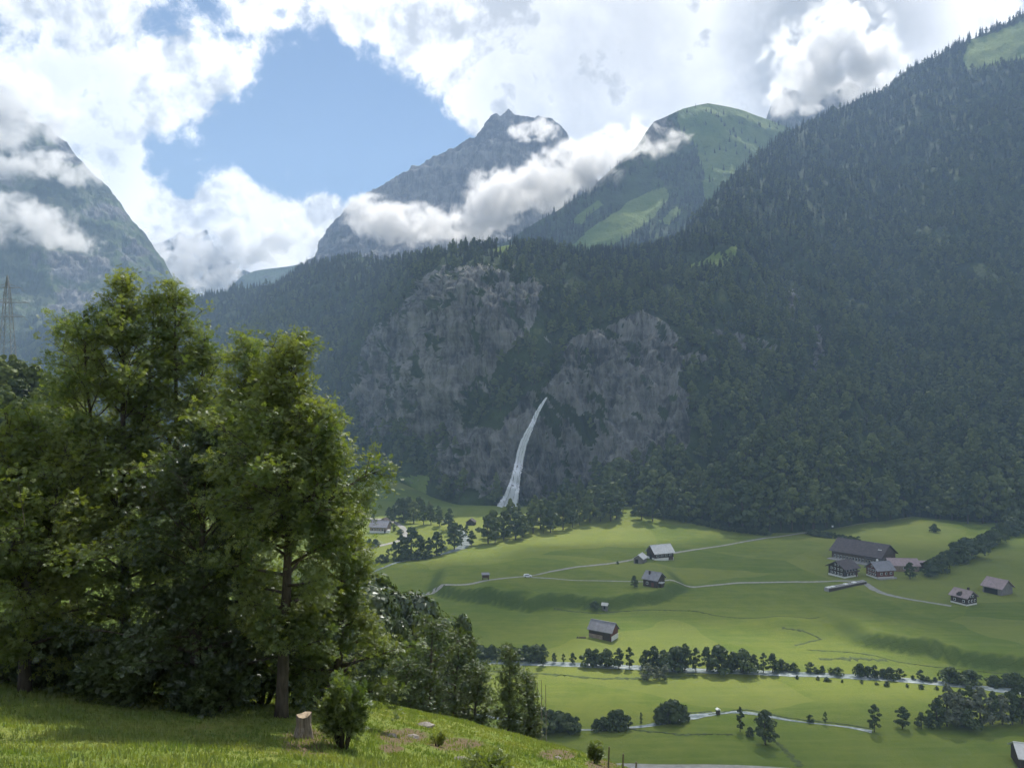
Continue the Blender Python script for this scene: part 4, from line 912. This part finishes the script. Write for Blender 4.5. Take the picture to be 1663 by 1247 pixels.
for (x0, y0, x1, y1, n, h) in [(790, 884, 1005, 842, 15, 42), (800, 872, 1010, 832, 15, 46), (868, 850, 1015, 822, 10, 46)]:
    for j in range(n):
        u = (j + rng.uniform(-.3, .3)) / (n - 1); at_px(x0 + (x1 - x0) * u, y0 + (y1 - y0) * u + rng.uniform(-3, 2), h * rng.uniform(.75, 1.2), B_KEYS[k % 4], 'broadleaf tree in the wedge of wood right of the waterfall', group=G2); k += 1
G3 = 'bushes along the river'
for j in range(14): at_px(570 + j * 10 + rng.uniform(-3, 3), 918 - j * .9, rng.uniform(8, 14), U_KEYS[j % 3], 'bush beside the narrow river below the far clump, %s from the left' % ORD[j], 'bush', 'bush', G3)
for j in range(16): at_px(758 + j * 8 + rng.uniform(-3, 3), 1069 + j * .25, rng.uniform(14, 24), U_KEYS[j % 3], 'bush on the far bank at the left end of the river, %s from the left' % ORD[j], 'bush', 'bush', G3)
at_px(882, 1080, 34, 'field_b', 'single tree on the near bank of the river at its left end')
for i, (px, py, h) in enumerate([(900, 1076, 16), (915, 1076, 15), (930, 1077, 17), (955, 1081, 26), (968, 1082, 28), (985, 1082, 26), (1005, 1085, 32), (1022, 1085, 34), (1048, 1086, 30), (1062, 1086, 34), (1078, 1086, 30), (1100, 1089, 36), (1112, 1089, 42), (1130, 1090, 38), (1148, 1090, 38), (1166, 1091, 40), (1190, 1091, 32), (1206, 1091, 34), (1224, 1091, 28), (1240, 1092, 32), (1255, 1092, 30)]):
    at_px(px, py, h, (F_KEYS + U_KEYS)[i % 6], 'dark tree in the riverside row below the lone brown barn, %s from the left' % ORD[i], group='riverside tree row')
for j in [q for q in range(34) if q not in (3, 9, 10, 17, 22, 27)]: at_px(1266 + j * 12 + rng.uniform(-3, 3), 1088.5 + j * .85 + rng.uniform(-1, 1), rng.uniform(6, 23), U_KEYS[j % 3], 'low bush on the far river bank, %s to the right of the tree row' % ORD[[q for q in range(34) if q not in (3, 9, 10, 17, 22, 27)].index(j)], 'bush', 'bush', G3)
for j in range(12): at_px(1300 + j * 24 + rng.uniform(-6, 6), 1101.5 + j * 2, rng.uniform(4, 8), U_KEYS[j % 3], 'tiny bush on the near river bank, %s from the left' % ORD[j], 'bush', 'bush', G3)
for px, py, h, kx in [(1052, 1103, 26, 1), (1066, 1103, 22, 0), (1080, 1103, 24, 2)]: at_px(px, py, h, W_KEYS[kx % 2], 'grey green bush in front of the riverside tree row', 'bush', 'bush', 'grey bushes before the river row')
G4 = 'trees on the near meadow'
at_px(1202, 1188, 40, 'field_b', 'small tree on the near meadow left of the bigger round tree', group=G4, wide=.8); at_px(1243, 1209, 54, 'field_a', 'round dark tree with long shadow on the near meadow', group=G4); at_px(1218, 1196, 16, 'bush_b', 'little bush between the two near meadow trees', 'bush', 'bush')
at_px(1420, 1188, 44, 'field_b', 'oval tree at the pool where the stream ends', group=G4); at_px(1466, 1182, 34, 'field_a', 'small round tree right of the oval streamside tree', group=G4); at_px(1340, 1175, 20, 'field_b', 'thin little tree on the stream bank', group=G4, wide=.8); at_px(1316, 1172, 12, 'bush_b', 'tiny shrub on the stream bank', 'bush', 'bush')
for i, (px, py, h, kx) in enumerate([(1496, 1183, 26, 'field_c'), (1512, 1182, 22, 'bush_a'), (1522, 1181, 46, 'field_a'), (1538, 1179, 66, 'willow_a'), (1556, 1178, 52, 'willow_b'), (1566, 1180, 30, 'bush_c'), (1574, 1170, 56, 'field_b'), (1592, 1178, 60, 'willow_b'), (1612, 1176, 52, 'field_a'), (1628, 1176, 48, 'willow_a'), (1644, 1176, 50, 'field_c'), (1660, 1175, 64, 'field_b'), (1682, 1175, 60, 'willow_a'), (1650, 1160, 62, 'field_b')]):
    at_px(px, py, h, kx, ('silvery willow' if 'willow' in kx else 'dark green tree') + ' in the big clump at the right meadow edge, %s from the left' % ORD[i], group='clump at the right edge')
G5 = 'bushes along the lower stream'
for i, (px, py, h) in enumerate([(878, 1186, 36), (893, 1187, 34), (908, 1188, 30), (922, 1188, 28), (936, 1188, 24)]): at_px(px, py, h, U_KEYS[i % 3], 'dark bush in the left clump on the lower stream, %s from the left' % ORD[i], 'bush', 'bush', G5)
for i, (px, py, h) in enumerate([(968, 1186, 18), (980, 1186, 22), (994, 1185, 28), (1006, 1184, 30), (1016, 1183, 22)]): at_px(px, py, h, U_KEYS[i % 3], 'dark bush in the middle clump on the lower stream, %s from the left' % ORD[i], 'bush', 'bush', G5)
at_px(1041, 1178, 22, 'slender_a', 'thin sapling between the stream bushes', group=G5)
for i, (px, py, h) in enumerate([(1072, 1174, 26), (1084, 1174, 34), (1096, 1172, 32), (1106, 1170, 24)]): at_px(px, py, h, U_KEYS[i % 3], 'dark bush in the clump where the stream bends, %s from the left' % ORD[i], 'bush', 'bush', G5)
for j in range(24):
    u = j / 23; at_px(1512 + 165 * u + rng.uniform(-2, 2), 936 - 84 * u, rng.uniform(22, 32), (U_KEYS + F_KEYS)[j % 6], 'bush in the thick hedgerow right of the farm, %s from its lower end' % ORD[j], 'bush', 'bush', 'hedgerow right of the farm')
for j in range(30):
    u = j / 29; px = 1032 + 210 * u; at_px(px, np.interp(px, [1032, 1090, 1140, 1180, 1242], [834, 842, 852, 861, 868]) + 1, rng.uniform(6, 12), U_KEYS[j % 3], 'bush in the low hedge along the upper field edge, %s from the left' % ORD[j], 'bush', 'bush', 'low hedge along the field edge')
for j in range(14):
    u = j / 13; at_px(1312 + 82 * u, 868 + 12 * u, rng.uniform(6, 10), U_KEYS[j % 3], 'bush in the short hedge behind the big farm barn, %s from the left' % ORD[j], 'bush', 'bush', 'hedge behind the farm barn')
at_px(1030, 954, 19, 'field_c', 'small round tree at the left wall of the grey roofed hut'); at_px(1478, 940, 26, 'field_a', 'leafy tree in front of the L shaped farm shed', wide=1.2); at_px(1517, 864, 13, 'bush_c', 'lone bush on the upper meadow behind the farm', 'bush', 'bush')
at_px(1003, 916, 5, 'bush_a', 'little bush at the end of the pale roofed shed', 'bush', 'bush'); at_px(966, 988, 12, 'bush_c', 'dark bush at the foot of the meadow bank', 'bush', 'bush')
# trees on the slope just behind the crest
def behind(px, D, toppy, key, label, wide=1.0, name='broadleaf_tree'):
    x = (px - CX) / F * D; z = max(zat(x, D, BH), 0.2 + zat(x, D)); top = CAMZ + (HY - toppy) / F * D; plant(key, (x, D, z - .3), top - z, label, name, 'tree', 'trees behind the crest', wide=wide)
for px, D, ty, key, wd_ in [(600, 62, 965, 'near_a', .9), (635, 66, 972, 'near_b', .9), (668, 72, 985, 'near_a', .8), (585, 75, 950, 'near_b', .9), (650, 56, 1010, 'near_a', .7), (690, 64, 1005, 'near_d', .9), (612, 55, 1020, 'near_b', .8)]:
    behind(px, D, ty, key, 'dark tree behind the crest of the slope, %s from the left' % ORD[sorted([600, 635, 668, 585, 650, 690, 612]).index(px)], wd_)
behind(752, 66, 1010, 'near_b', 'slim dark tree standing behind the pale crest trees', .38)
M['dead'] = flat_mat('dead_wood', (.17, .15, .13), .95, .3, 4, stretch=(4, 4, .5))
for px, D, ty, l in [(872, 52, 1108, 'leftmost bare thin pole beside the slender trees'), (878, 53, 1104, 'middle bare thin pole beside the slender trees'), (885, 54, 1112, 'rightmost bare thin pole beside the slender trees')]:
    x = (px - CX) / F * D; z = max(zat(x, D, BH), zat(x, D)); hh = CAMZ + (HY - ty) / F * D - z; m = MB(); m.tube([(0, 0, -.3), (.1, 0, hh * .5), (.05, .1, hh)], [.055, .045, .015], 6)
    for q in range(5): zz = hh * (.45 + .1 * q); a = q * 2.3; m.tube([(.08, .05, zz), (.08 + .25 * math.cos(a), .05 + .25 * math.sin(a), zz + .4)], [.015, .006], 4)
    o = m.build('dead_tree', M['dead']); o.location = (x, D, z); tag(o, l, 'dead tree', 'bare poles')

# ------------------------------------------------------------------ waterfall
M['fall'], t = new_mat('falling_water'); p = pos(t)
vn = t.noise(t.n('ShaderNodeMapping', ins={'Vector': p, 'Scale': (1, 1, .08), 'Rotation': (0, .3, 0)}).outputs[0], .8, 6, .72)
b = t.n('ShaderNodeBsdfDiffuse', ins={'Color': (.85, .88, .92, 1)}); tr = t.n('ShaderNodeBsdfTranslucent', ins={'Color': (.85, .88, .92, 1)}); tp_ = t.n('ShaderNodeBsdfTransparent')
ms = t.n('ShaderNodeMixShader', ins={0: .35}); t.t.links.new(b.outputs[0], ms.inputs[1]); t.t.links.new(tr.outputs[0], ms.inputs[2])
edge = t.attr('edge'); fac = t.ramp(t.math('SUBTRACT', t.math('ADD', vn, .13), t.math('MULTIPLY', edge, .5)), .36, .58)
m2 = t.n('ShaderNodeMixShader'); t.t.links.new(fac, m2.inputs[0]); t.t.links.new(tp_.outputs[0], m2.inputs[1]); t.t.links.new(ms.outputs[0], m2.inputs[2]); t.t.links.new(m2.outputs[0], t.n('ShaderNodeOutputMaterial').inputs['Surface'])
path = [(888, 645, 4), (880, 657, 9), (872, 671, 11), (866, 686, 12), (858, 702, 15), (851, 718, 17), (846, 735, 18), (843, 752, 18), (839, 770, 20), (835, 788, 23), (831, 804, 30), (826, 818, 38), (825, 824, 40)]
fall = empty('waterfall', gp(828, 822, (BM, BV)))
def strand(dx0, dx1, wk, seed, pull):
    rg = np.random.default_rng(seed); n, k = 90, 9; u = np.linspace(0, 1, n); pa = np.array(path, float); uu = np.linspace(0, 1, len(pa)); X = np.interp(u, uu, pa[:, 0]); Y = np.interp(u, uu, pa[:, 1]); W = np.interp(u, uu, pa[:, 2]) * wk; off = (dx0 + (dx1 - dx0) * u) * np.interp(u, uu, pa[:, 2]) + np.cumsum(rg.normal(size=n)) * .12
    V, E = [], []; Dl = None
    for i in range(n):
        g_ = gp(X[i] + off[i], Y[i], (BM, BV)); Dl = g_.y if Dl is None else min(g_.y, Dl) * .5 + .5 * Dl if g_.y < Dl else Dl
        for j in range(k):
            s = j / (k - 1) * 2 - 1; D = Dl - pull - .9 * (1 - s * s); V.append(P(X[i] + off[i] + s * W[i] * .5, Y[i], D)); E.append(abs(s) ** 2)
    me = mesh_np('water_strand', np.array(V) - np.array(fall.location), grid_faces(n, k), M['fall'], True); set_attr(me, 'edge', E); o = obj('water_strand', me, fall)
strand(0, .02, .85, 1, 3.5); strand(-.2, -.34, .42, 2, 4.5); strand(.18, .30, .42, 3, 4.2)
tag(fall, 'tall white waterfall pouring down the dark cliff', 'waterfall')
# ------------------------------------------------------------------ buildings
M['wood_dark'] = flat_mat('dark_timber', (.050, .036, .028), .9, .35, 1.2, stretch=(3, 3, .4)); M['wood_red'] = flat_mat('red_brown_timber', (.12, .045, .032), .9, .3, 1.2, stretch=(3, 3, .4)); M['wood_grey'] = flat_mat('grey_timber', (.17, .16, .155), .9, .25, 1.2, stretch=(3, 3, .4)); M['wood_brown'] = flat_mat('brown_timber', (.085, .058, .045), .9, .3, 1.2, stretch=(3, 3, .4))
M['plaster'] = flat_mat('white_plaster', (.62, .61, .58), .9, .1, 1.0); M['concrete'] = flat_mat('concrete', (.30, .29, .28), .9, .2, 1.0); M['tan_boards'] = flat_mat('tan_boards', (.26, .20, .16), .9, .2, 1.0)
M['roof_grey'] = flat_mat('grey_roof', (.20, .20, .22), .75, .15, .7); M['roof_dark'] = flat_mat('dark_brown_roof', (.085, .072, .075), .8, .25, .7); M['roof_pink'] = flat_mat('pinkish_roof', (.30, .235, .235), .8, .15, .7); M['roof_pale'] = flat_mat('pale_metal_roof', (.50, .50, .49), .45, .12, .7, spec=.5)
M['glass'], t = new_mat('window_glass'); finish(t, (.03, .035, .045), .08, .6)
M['white_paint'] = flat_mat('white_paint', (.75, .75, .73), .5, .06, 2); M['black'] = flat_mat('dark_opening', (.015, .014, .013), .9, .2, 2)

def house(name, label, cat, base, theta, L, W, eave, ridge, wall, roof, over=.7, plinth=None, plinth_h=0, windows=(), doors=(), chimney=None, group=None, frames_=True, endcap=None):
    """gabled building; ridge along local x. windows/doors: (side, along, z, w, h) with side F (front, -y), B, L (-x gable), R (+x gable)"""
    e = empty(name, base, theta); h2 = W / 2; k = (ridge - eave) / h2
    m = MB(); z0 = -1.2
    m.add([(-L / 2, -h2, z0), (L / 2, -h2, z0), (L / 2, h2, z0), (-L / 2, h2, z0), (-L / 2, -h2, eave), (L / 2, -h2, eave), (L / 2, h2, eave), (-L / 2, h2, eave), (-L / 2, 0, ridge), (L / 2, 0, ridge)],
          [(0, 1, 5, 4), (2, 3, 7, 6), (1, 2, 6, 9, 5), (3, 0, 4, 8, 7), (3, 2, 1, 0), (4, 5, 9, 8), (6, 7, 8, 9)])
    wl = m.build('wall', M[wall], e)
    for s in (-1, 1):
        yo, zo = s * (h2 + over), eave - k * over; th = .22; r = MB(); xo = L / 2 + over
        r.add([(-xo, 0, ridge + .05), (xo, 0, ridge + .05), (xo, yo, zo + .05), (-xo, yo, zo + .05), (-xo, 0, ridge + .05 + th), (xo, 0, ridge + .05 + th), (xo, yo, zo + .05 + th), (-xo, yo, zo + .05 + th)],
              [(0, 1, 2, 3), (7, 6, 5, 4), (0, 4, 5, 1), (1, 5, 6, 2), (2, 6, 7, 3), (3, 7, 4, 0)])
        ro = r.build('roof', M[roof], e)
        n = max(3, int(L / 1.1)); sm = MB()
        for i in range(n + 1):
            x = -xo + 2 * xo * i / n; sm.add([(x - .035, 0, ridge + th + .05), (x + .035, 0, ridge + th + .05), (x + .035, yo, zo + th + .05), (x - .035, yo, zo + th + .05), (x - .035, 0, ridge + th + .11), (x + .035, 0, ridge + th + .11), (x + .035, yo, zo + th + .11), (x - .035, yo, zo + th + .11)],
              [(7, 6, 5, 4), (0, 4, 5, 1), (1, 5, 6, 2), (2, 6, 7, 3), (3, 7, 4, 0)])
        sm.build('roof_seams', M[roof], ro)['kind'] = 'stuff'
    MB().box((0, 0, ridge + .3), (L + 2 * over, .36, .1)).build('ridge_cap', M[roof], e)
    if plinth: MB().box((0, 0, (plinth_h - 1.2) / 2), (L + .08, W + .08, plinth_h + 1.2)).build('plinth', M[plinth], e)
    def face(side, a, z, w_, h_, d):
        if side == 'F': return ((a, -h2 - d / 2, z), (w_, d, h_))
        if side == 'B': return ((a, h2 + d / 2, z), (w_, d, h_))
        if side == 'L': return ((-L / 2 - d / 2, a, z), (d, w_, h_))
        return ((L / 2 + d / 2, a, z), (d, w_, h_))
    for (sd, a, z, w_, h_) in windows:
        c, s = face(sd, a, z, w_ + .24, h_ + .24, .12); fr = MB().box(c, s).build('window', M['white_paint'], e); c, s = face(sd, a, z, w_, h_, .16); MB().box(c, s).build('pane', M['glass'], fr)
    for dd in doors:
        (sd, a, z, w_, h_), mt = dd[:5], (dd[5] if len(dd) > 5 else 'black'); c, s = face(sd, a, z, w_, h_, .14); MB().box(c, s).build('door', M[mt], e)
    if chimney: MB().box((chimney[0], chimney[1], chimney[2]), (.8, .8, 1.8)).build('chimney', M[chimney[3]], e)
    tag(e, label, cat, group); return e
def bpos(px, py): g_ = gp(px, py); return (g_.x, g_.y, g_.z)
R = math.radians
# lone barn above the river
b = house('barn', 'lone brown barn with grey roof and white plinth above the river', 'barn', bpos(980, 1034), R(-33), 10.2, 6.4, 3.6, 6.4, 'wood_red', 'roof_grey', .6, doors=[('F', 2.9, 1.5, 3.4, 3.0, 'wood_dark')])
MB().box((-1.9, -3.3, .75), (6.2, .12, 1.7)).build('board_panel', M['tan_boards'], b); MB().box((5.16, 0, .8), (.12, 6.3, 2.1)).build('white_base', M['plaster'], b); MB().box((-1.9, -3.28, 2.6), (6.2, .1, 1.7)).build('upper_boards', M['wood_dark'], b)
o = MB().box((0, 0, .15), (2.8, .9, .5)).add([(-2.6, -.5, 0), (-1.5, -.5, 0), (-1.5, .4, 0), (-2.4, .4, 0), (-2.1, 0, .8)], [(0, 1, 4), (1, 2, 4), (2, 3, 4), (3, 0, 4)]).build('wood_pile', M['wood_dark']); o.location = bpos(946, 1035.5); tag(o, 'low dark wood pile left of the lone brown barn', 'wood pile')
# pale roofed barn and its shed
b = house('barn', 'dark barn with pale metal roof on the field track', 'barn', bpos(1072, 907), R(22), 13.0, 9.0, 4.6, 8.4, 'wood_dark', 'roof_pale', .8, 'plaster', 1.5, doors=[('F', 4.6, .8, 3.2, 1.9, 'wood_brown'), ('L', 0, 1.6, 2.6, 3)], windows=[('F', -4.5, 2.9, 1.6, .7), ('F', -1.5, 2.9, 1.6, .7), ('F', 1.5, 2.9, 1.6, .7), ('F', 4.5, 2.9, 1.6, .7)])
b = house('shed', 'small pale roofed shed leaning on the left of the field track barn', 'shed', bpos(1040, 913), R(62), 7.4, 5.6, 2.9, 4.9, 'wood_grey', 'roof_pale', .5, doors=[('L', 1.0, 1.3, 1.8, 2.4)])
# grey roofed hut
b = house('hut', 'dark hut with grey roof on the meadow bank beside a small tree', 'hut', bpos(1062, 950), R(-38), 7.6, 8.2, 3.8, 6.6, 'wood_dark', 'roof_grey', .7, windows=[('F', -1.6, 1.7, .9, 1), ('R', -1.8, 2.0, .8, .9)], doors=[('F', 1.4, 1.2, 1.3, 2.2, 'wood_red')], chimney=(-1.5, -1.6, 6.3, 'wood_dark'))
MB().box((4.6, -1.2, 1.0), (1.6, 3.0, 2.2)).build('annex', M['wood_dark'], b); MB().box((4.7, -1.2, 2.2), (2.0, 3.4, .15)).build('annex_roof', M['roof_pale'], b)
# farm
wins = [('F', -12.5 + i * 1.9, 1.9, .9, 1.5) for i in range(14)]
b = house('farm_barn', 'huge farm barn with dark brown roof and row of windows', 'barn', bpos(1402, 909), R(-50), 29, 20, 5.4, 11.2, 'wood_brown', 'roof_dark', 1.3, 'concrete', .9, windows=wins, doors=[('R', -6, 1.8, 3, 3.4), ('R', 5, 1.8, 2.4, 3.2)])
MB().box((14.58, 0, 5.6), (.12, 19.6, .2)).build('gable_beam', M['wood_dark'], b); MB().box((6, 1.2, 11.15), (15, 1.4, .16)).build('skylight', M['white_paint'], b); MB().box((12.2, -5, 8.62), (2.0, 1.6, .18)).build('roof_hatch', M['white_paint'], b)
MB().box((0, -12.2, .2), (31, 4.0, .5)).build('yard_slab', M['concrete'], b); MB().box((10.5, -10.9, 3.9), (9.5, 2.6, .25)).build('canopy', M['roof_dark'], b)
b = house('farmhouse', 'timber farmhouse with broad gable left of the farm yard', 'house', bpos(1369, 934), R(28), 10.5, 10.5, 5.2, 8.2, 'wood_dark', 'roof_dark', 1.2, 'plaster', .9, windows=[('L', y, z, .8, .95) for z in (1.9, 4.2) for y in (-3.2, -1.1, 1.1, 3.2)] + [('L', y, 6.4, .7, .8) for y in (-.9, .9)] + [('F', x, 4.0, 1.5, 1.1) for x in (-3.2, -.8, 1.6, 3.8)] + [('F', x, 1.8, .9, 1.0) for x in (-2.5, 0, 2.5)], doors=[('F', 4.3, 1.1, 1.0, 2.0, 'wood_red')])
MB().box((0, -5.9, 2.85), (10.6, 1.2, .14)).build('balcony', M['wood_dark'], b); MB().box((0, -6.45, 3.3), (10.6, .08, .8)).build('balcony_rail', M['wood_brown'], b)
b = house('farmhouse', 'red brown farmhouse with slate grey roof in the middle of the farm', 'house', bpos(1429, 936), R(14), 10.5, 8.6, 4.8, 8.2, 'wood_red', 'roof_grey', .9, 'plaster', .9, windows=[('L', y, z, .75, .95) for z in (2.0, 4.0) for y in (-2.6, -.9, .9, 2.6)] + [('L', 0, 6.0, .7, .8)] + [('F', x, 2.6, 1.0, 1.0) for x in (-2.6, .4, 3.4)], chimney=(-1, .9, 8.5, 'white_paint'))
MB().box((0, -5.3, .3), (11, 2.0, .7)).build('terrace', M['concrete'], b)
b = house('farm_shed', 'long farm shed with pinkish roof right of the farmhouses', 'shed', bpos(1464, 925), R(-6), 15.5, 9.5, 3.6, 6.4, 'tan_boards', 'roof_pink', .8, doors=[('L', 0, 1.5, 3.2, 2.9), ('L', -2.9, 1.3, 1.2, 2.2, 'white_paint')], windows=[('F', 4, 1.9, 1.6, .8), ('F', 0, 1.9, 1.6, .8)])
MB().box((-7.83, 0, 4.3), (.1, 9.0, .9)).build('gable_boards', M['wood_dark'], b); MB().box((11.5, 1.5, 4.6), (9, 6.0, .22)).build('wing_roof', M['roof_pink'], b); MB().box((11.5, 2.2, 2.0), (8, 4.2, 5.0)).build('wing_wall', M['wood_brown'], b)
p0, p1 = gp(1342, 960), gp(1404, 947); ang = math.atan2(p1.y - p0.y, p1.x - p0.x); ln = (p1 - p0).length
b = empty('retaining_wall', ((p0.x + p1.x) / 2, (p0.y + p1.y) / 2, (p0.z + p1.z) / 2), ang); m = MB().box((0, 0, .3), (ln, 2.6, 2.6)); m.build('wall', M['concrete'], b); MB().box((0, -1.36, .5), (ln * .98, .1, 1.6)).build('planks', M['wood_dark'], b)
for i in range(9): MB().box((-ln / 2 + ln * (i + .5) / 9, .1, 1.75), (ln / 9 * .7, 1.6, .3)).build('coping', M['white_paint'] if i in (0, 1, 4, 6) else M['concrete'], b)
tag(b, 'long low wall with pale coping below the farmhouses', 'wall')
b = house('chalet', 'small dark chalet with pink roof and dormer at the end of the lane', 'chalet', bpos(1565, 979), R(-64), 8.0, 7.4, 3.9, 6.4, 'wood_dark', 'roof_pink', .8, 'plaster', .7, windows=[('R', y, 2.0, .8, .9) for y in (-2.2, 0, 2.2)] + [('R', y, 4.3, .7, .8) for y in (-.8, .8)] + [('F', -2, 1.9, .9, .9), ('F', 2.4, 1.9, .9, .9)], chimney=(1.5, 1.2, 6.8, 'wood_dark'))
MB().prism([(-1.0, 3.6), (1.0, 3.6), (1.0, 5.0), (0, 5.9), (-1.0, 5.0)], -3.9, -1.2).build('dormer', M['wood_dark'], b)
b = house('barn', 'barn with pink roof and grey boarded gable at the far right', 'barn', bpos(1620, 962), R(-62), 9.2, 9.6, 3.6, 7.0, 'wood_grey', 'roof_pink', .8, doors=[('F', -.5, 1.4, 6.5, 2.6)])
# far side of the valley
b = house('farmhouse', 'far farmhouse with grey roofs on the sunlit meadow', 'house', bpos(618, 863), R(-12), 12.5, 9.5, 4.4, 8.0, 'tan_boards', 'roof_grey', .9, 'plaster', 1.2, windows=[('F', x, 2.2, 1.0, 1.1) for x in (-4, -1.5, 1, 3.5)], doors=[('F', 5.2, 1.0, 1.1, 2.0)])
MB().prism([(-3.6, 4.0), (3.6, 4.0), (3.6, 6.6), (0, 8.9), (-3.6, 6.6)], 4.0, 10.5).build('rear_wing', M['wood_dark'], b); MB().box((7.2, -3, .9), (2.2, 3, 2.4)).build('porch', M['white_paint'], b)
house('hut', 'tiny dark hut on the bright meadow near the river bend', 'hut', bpos(765, 852), R(80), 5.5, 6.4, 2.4, 4.6, 'wood_dark', 'roof_dark', .5, doors=[('L', 0, 1.0, 1.2, 1.9)])
b = empty('shed', bpos(788.5, 941), R(8))
MB().box((0, 0, 1.9), (3.4, 2.6, 1.7)).build('wall', M['wood_brown'], b); MB().add([(-2.1, -1.7, 2.75), (2.1, -1.7, 2.75), (2.1, 1.7, 3.2), (-2.1, 1.7, 3.2), (-2.1, -1.7, 2.9), (2.1, -1.7, 2.9), (2.1, 1.7, 3.35), (-2.1, 1.7, 3.35)], [(3, 2, 1, 0), (4, 5, 6, 7), (0, 1, 5, 4), (1, 2, 6, 5), (2, 3, 7, 6), (3, 0, 4, 7)]).build('roof', M['roof_grey'], b)
for sx in (-1.5, 1.5):
    for sy in (-1.1, 1.1): MB().box((sx, sy, .4), (.22, .22, 1.6)).build('leg', M['wood_dark'], b)
tag(b, 'tiny raised shed on legs beside the field road', 'shed')
house('shed', 'tiny pale roofed shed at the foot of the meadow bank', 'shed', bpos(982.5, 988), R(-20), 2.6, 2.0, 1.7, 2.4, 'wood_grey', 'roof_pale', .25, doors=[('F', 0, .8, .8, 1.5)])
b = empty('beehive_hut', bpos(1166, 1159.5), R(12)); MB().box((0, 0, .7), (1.0, .9, 1.6)).build('wall', M['wood_dark'], b); MB().prism([(-.65, 1.5), (.65, 1.5), (.65, 1.62), (0, 1.95), (-.65, 1.62)], -.6, .6).build('roof', M['white_paint'], b); tag(b, 'tiny white topped box standing by the lower stream', 'box')
house('barn', 'barn cut off by the lower right corner with pale roof edge', 'barn', bpos(1684, 1244), R(-18), 10, 8, 3.4, 5.6, 'wood_dark', 'roof_pale', .6, doors=[('F', 0, 1.3, 2.4, 2.5, 'wood_brown')])
b = empty('signboard', bpos(1352, 859.5)); MB().tube([(0, 0, -.2), (0, 0, 1.8)], [.06, .06], 6).build('post', M['wood_grey'], b); MB().box((0, -.08, 2.3), (1.3, .08, 1.2)).build('board', M['white_paint'], b); tag(b, 'small white board at the forest edge where the track ends', 'sign')
# car on the field road
M['car_paint'], t = new_mat('white_car_paint'); finish(t, (.78, .79, .80), .25, .5); M['tyre'] = flat_mat('tyre', (.02, .02, .02), .8, .1, 3)
c = empty('parked_car', bpos(857, 936.8), R(6))
MB().prism([(-2.2, .35), (2.2, .35), (2.25, .75), (1.9, .95), (1.1, 1.02), (.6, 1.5), (-1.6, 1.55), (-2.15, 1.05), (-2.25, .7)], -.88, .88).build('body', M['car_paint'], c)
for s in (-1, 1): MB().prism([(-1.55, 1.08), (.9, 1.06), (.52, 1.42), (-1.45, 1.46)], s * .90 - .012, s * .90 + .012).build('window', M['glass'], c)
for x in (-1.4, 1.4):
    for s in (-1, 1): MB().tube([(x, s * .72, .33), (x, s * .92, .33)], [.33, .33], 14).build('wheel', M['tyre'], c)
tag(c, 'white car on the field road beside the raised shed', 'car')
# pylon
M['steel'] = flat_mat('galvanised_steel', (.20, .21, .22), .6, .2, 1.0, spec=.4)
D = 215.; x = (12 - CX) / F * D; zb = CAMZ + (HY - 640) / F * D; zt = CAMZ + (HY - 447) / F * D; H = zt - zb; pyl = empty('electricity_pylon', (x, D, zb - 2), R(12)); 
def half(z): return 2.2 + (.55 - 2.2) * min(1, z / (H * .88)) if z < H * .88 else .55 * (1 - (z - H * .88) / (H * .12)) + .03
for sx in (-1, 1):
    for sy in (-1, 1): MB().tube([(sx * half(z), sy * half(z), z + 2) for z in np.linspace(-6, H, 9)], [.13] * 9, 5).build('leg', M['steel'], pyl)
br = MB(); lv = list(np.linspace(0, H * .95, 15))
for i in range(len(lv) - 1):
    a, b_ = lv[i], lv[i + 1]; ha, hb = half(a), half(b_)
    for s in (-1, 1):
        for p_, q_ in (((-ha, s * ha), (hb, s * hb)), ((ha, s * ha), (-hb, s * hb)), ((s * ha, -ha), (s * hb, hb)), ((s * ha, ha), (s * hb, -hb))): br.tube([(p_[0], p_[1], a + 2), (q_[0], q_[1], b_ + 2)], [.05, .05], 4, cap=False)
br.build('lattice', M['steel'], pyl)
for py_, l in ((467, 3.6), (491, 5.4), (514, 4.4)):
    z = CAMZ + (HY - py_) / F * D - zb + 2
    for s in (-1, 1):
        am = MB().tube([(0, 0, z), (s * l, 0, z)], [.16, .10], 5); am.tube([(0, 0, z + 1.1), (s * l, 0, z)], [.07, .07], 4); a_ = am.build('cross_arm', M['steel'], pyl)
        MB().tube([(s * l, 0, z), (s * (l + .25), 0, z - .7), (s * (l + .9), 0, z - 1.0)], [.09, .08, .06], 5).build('insulator', M['steel'], a_)
tag(pyl, 'steel lattice electricity pylon at the left edge above the wood', 'pylon')
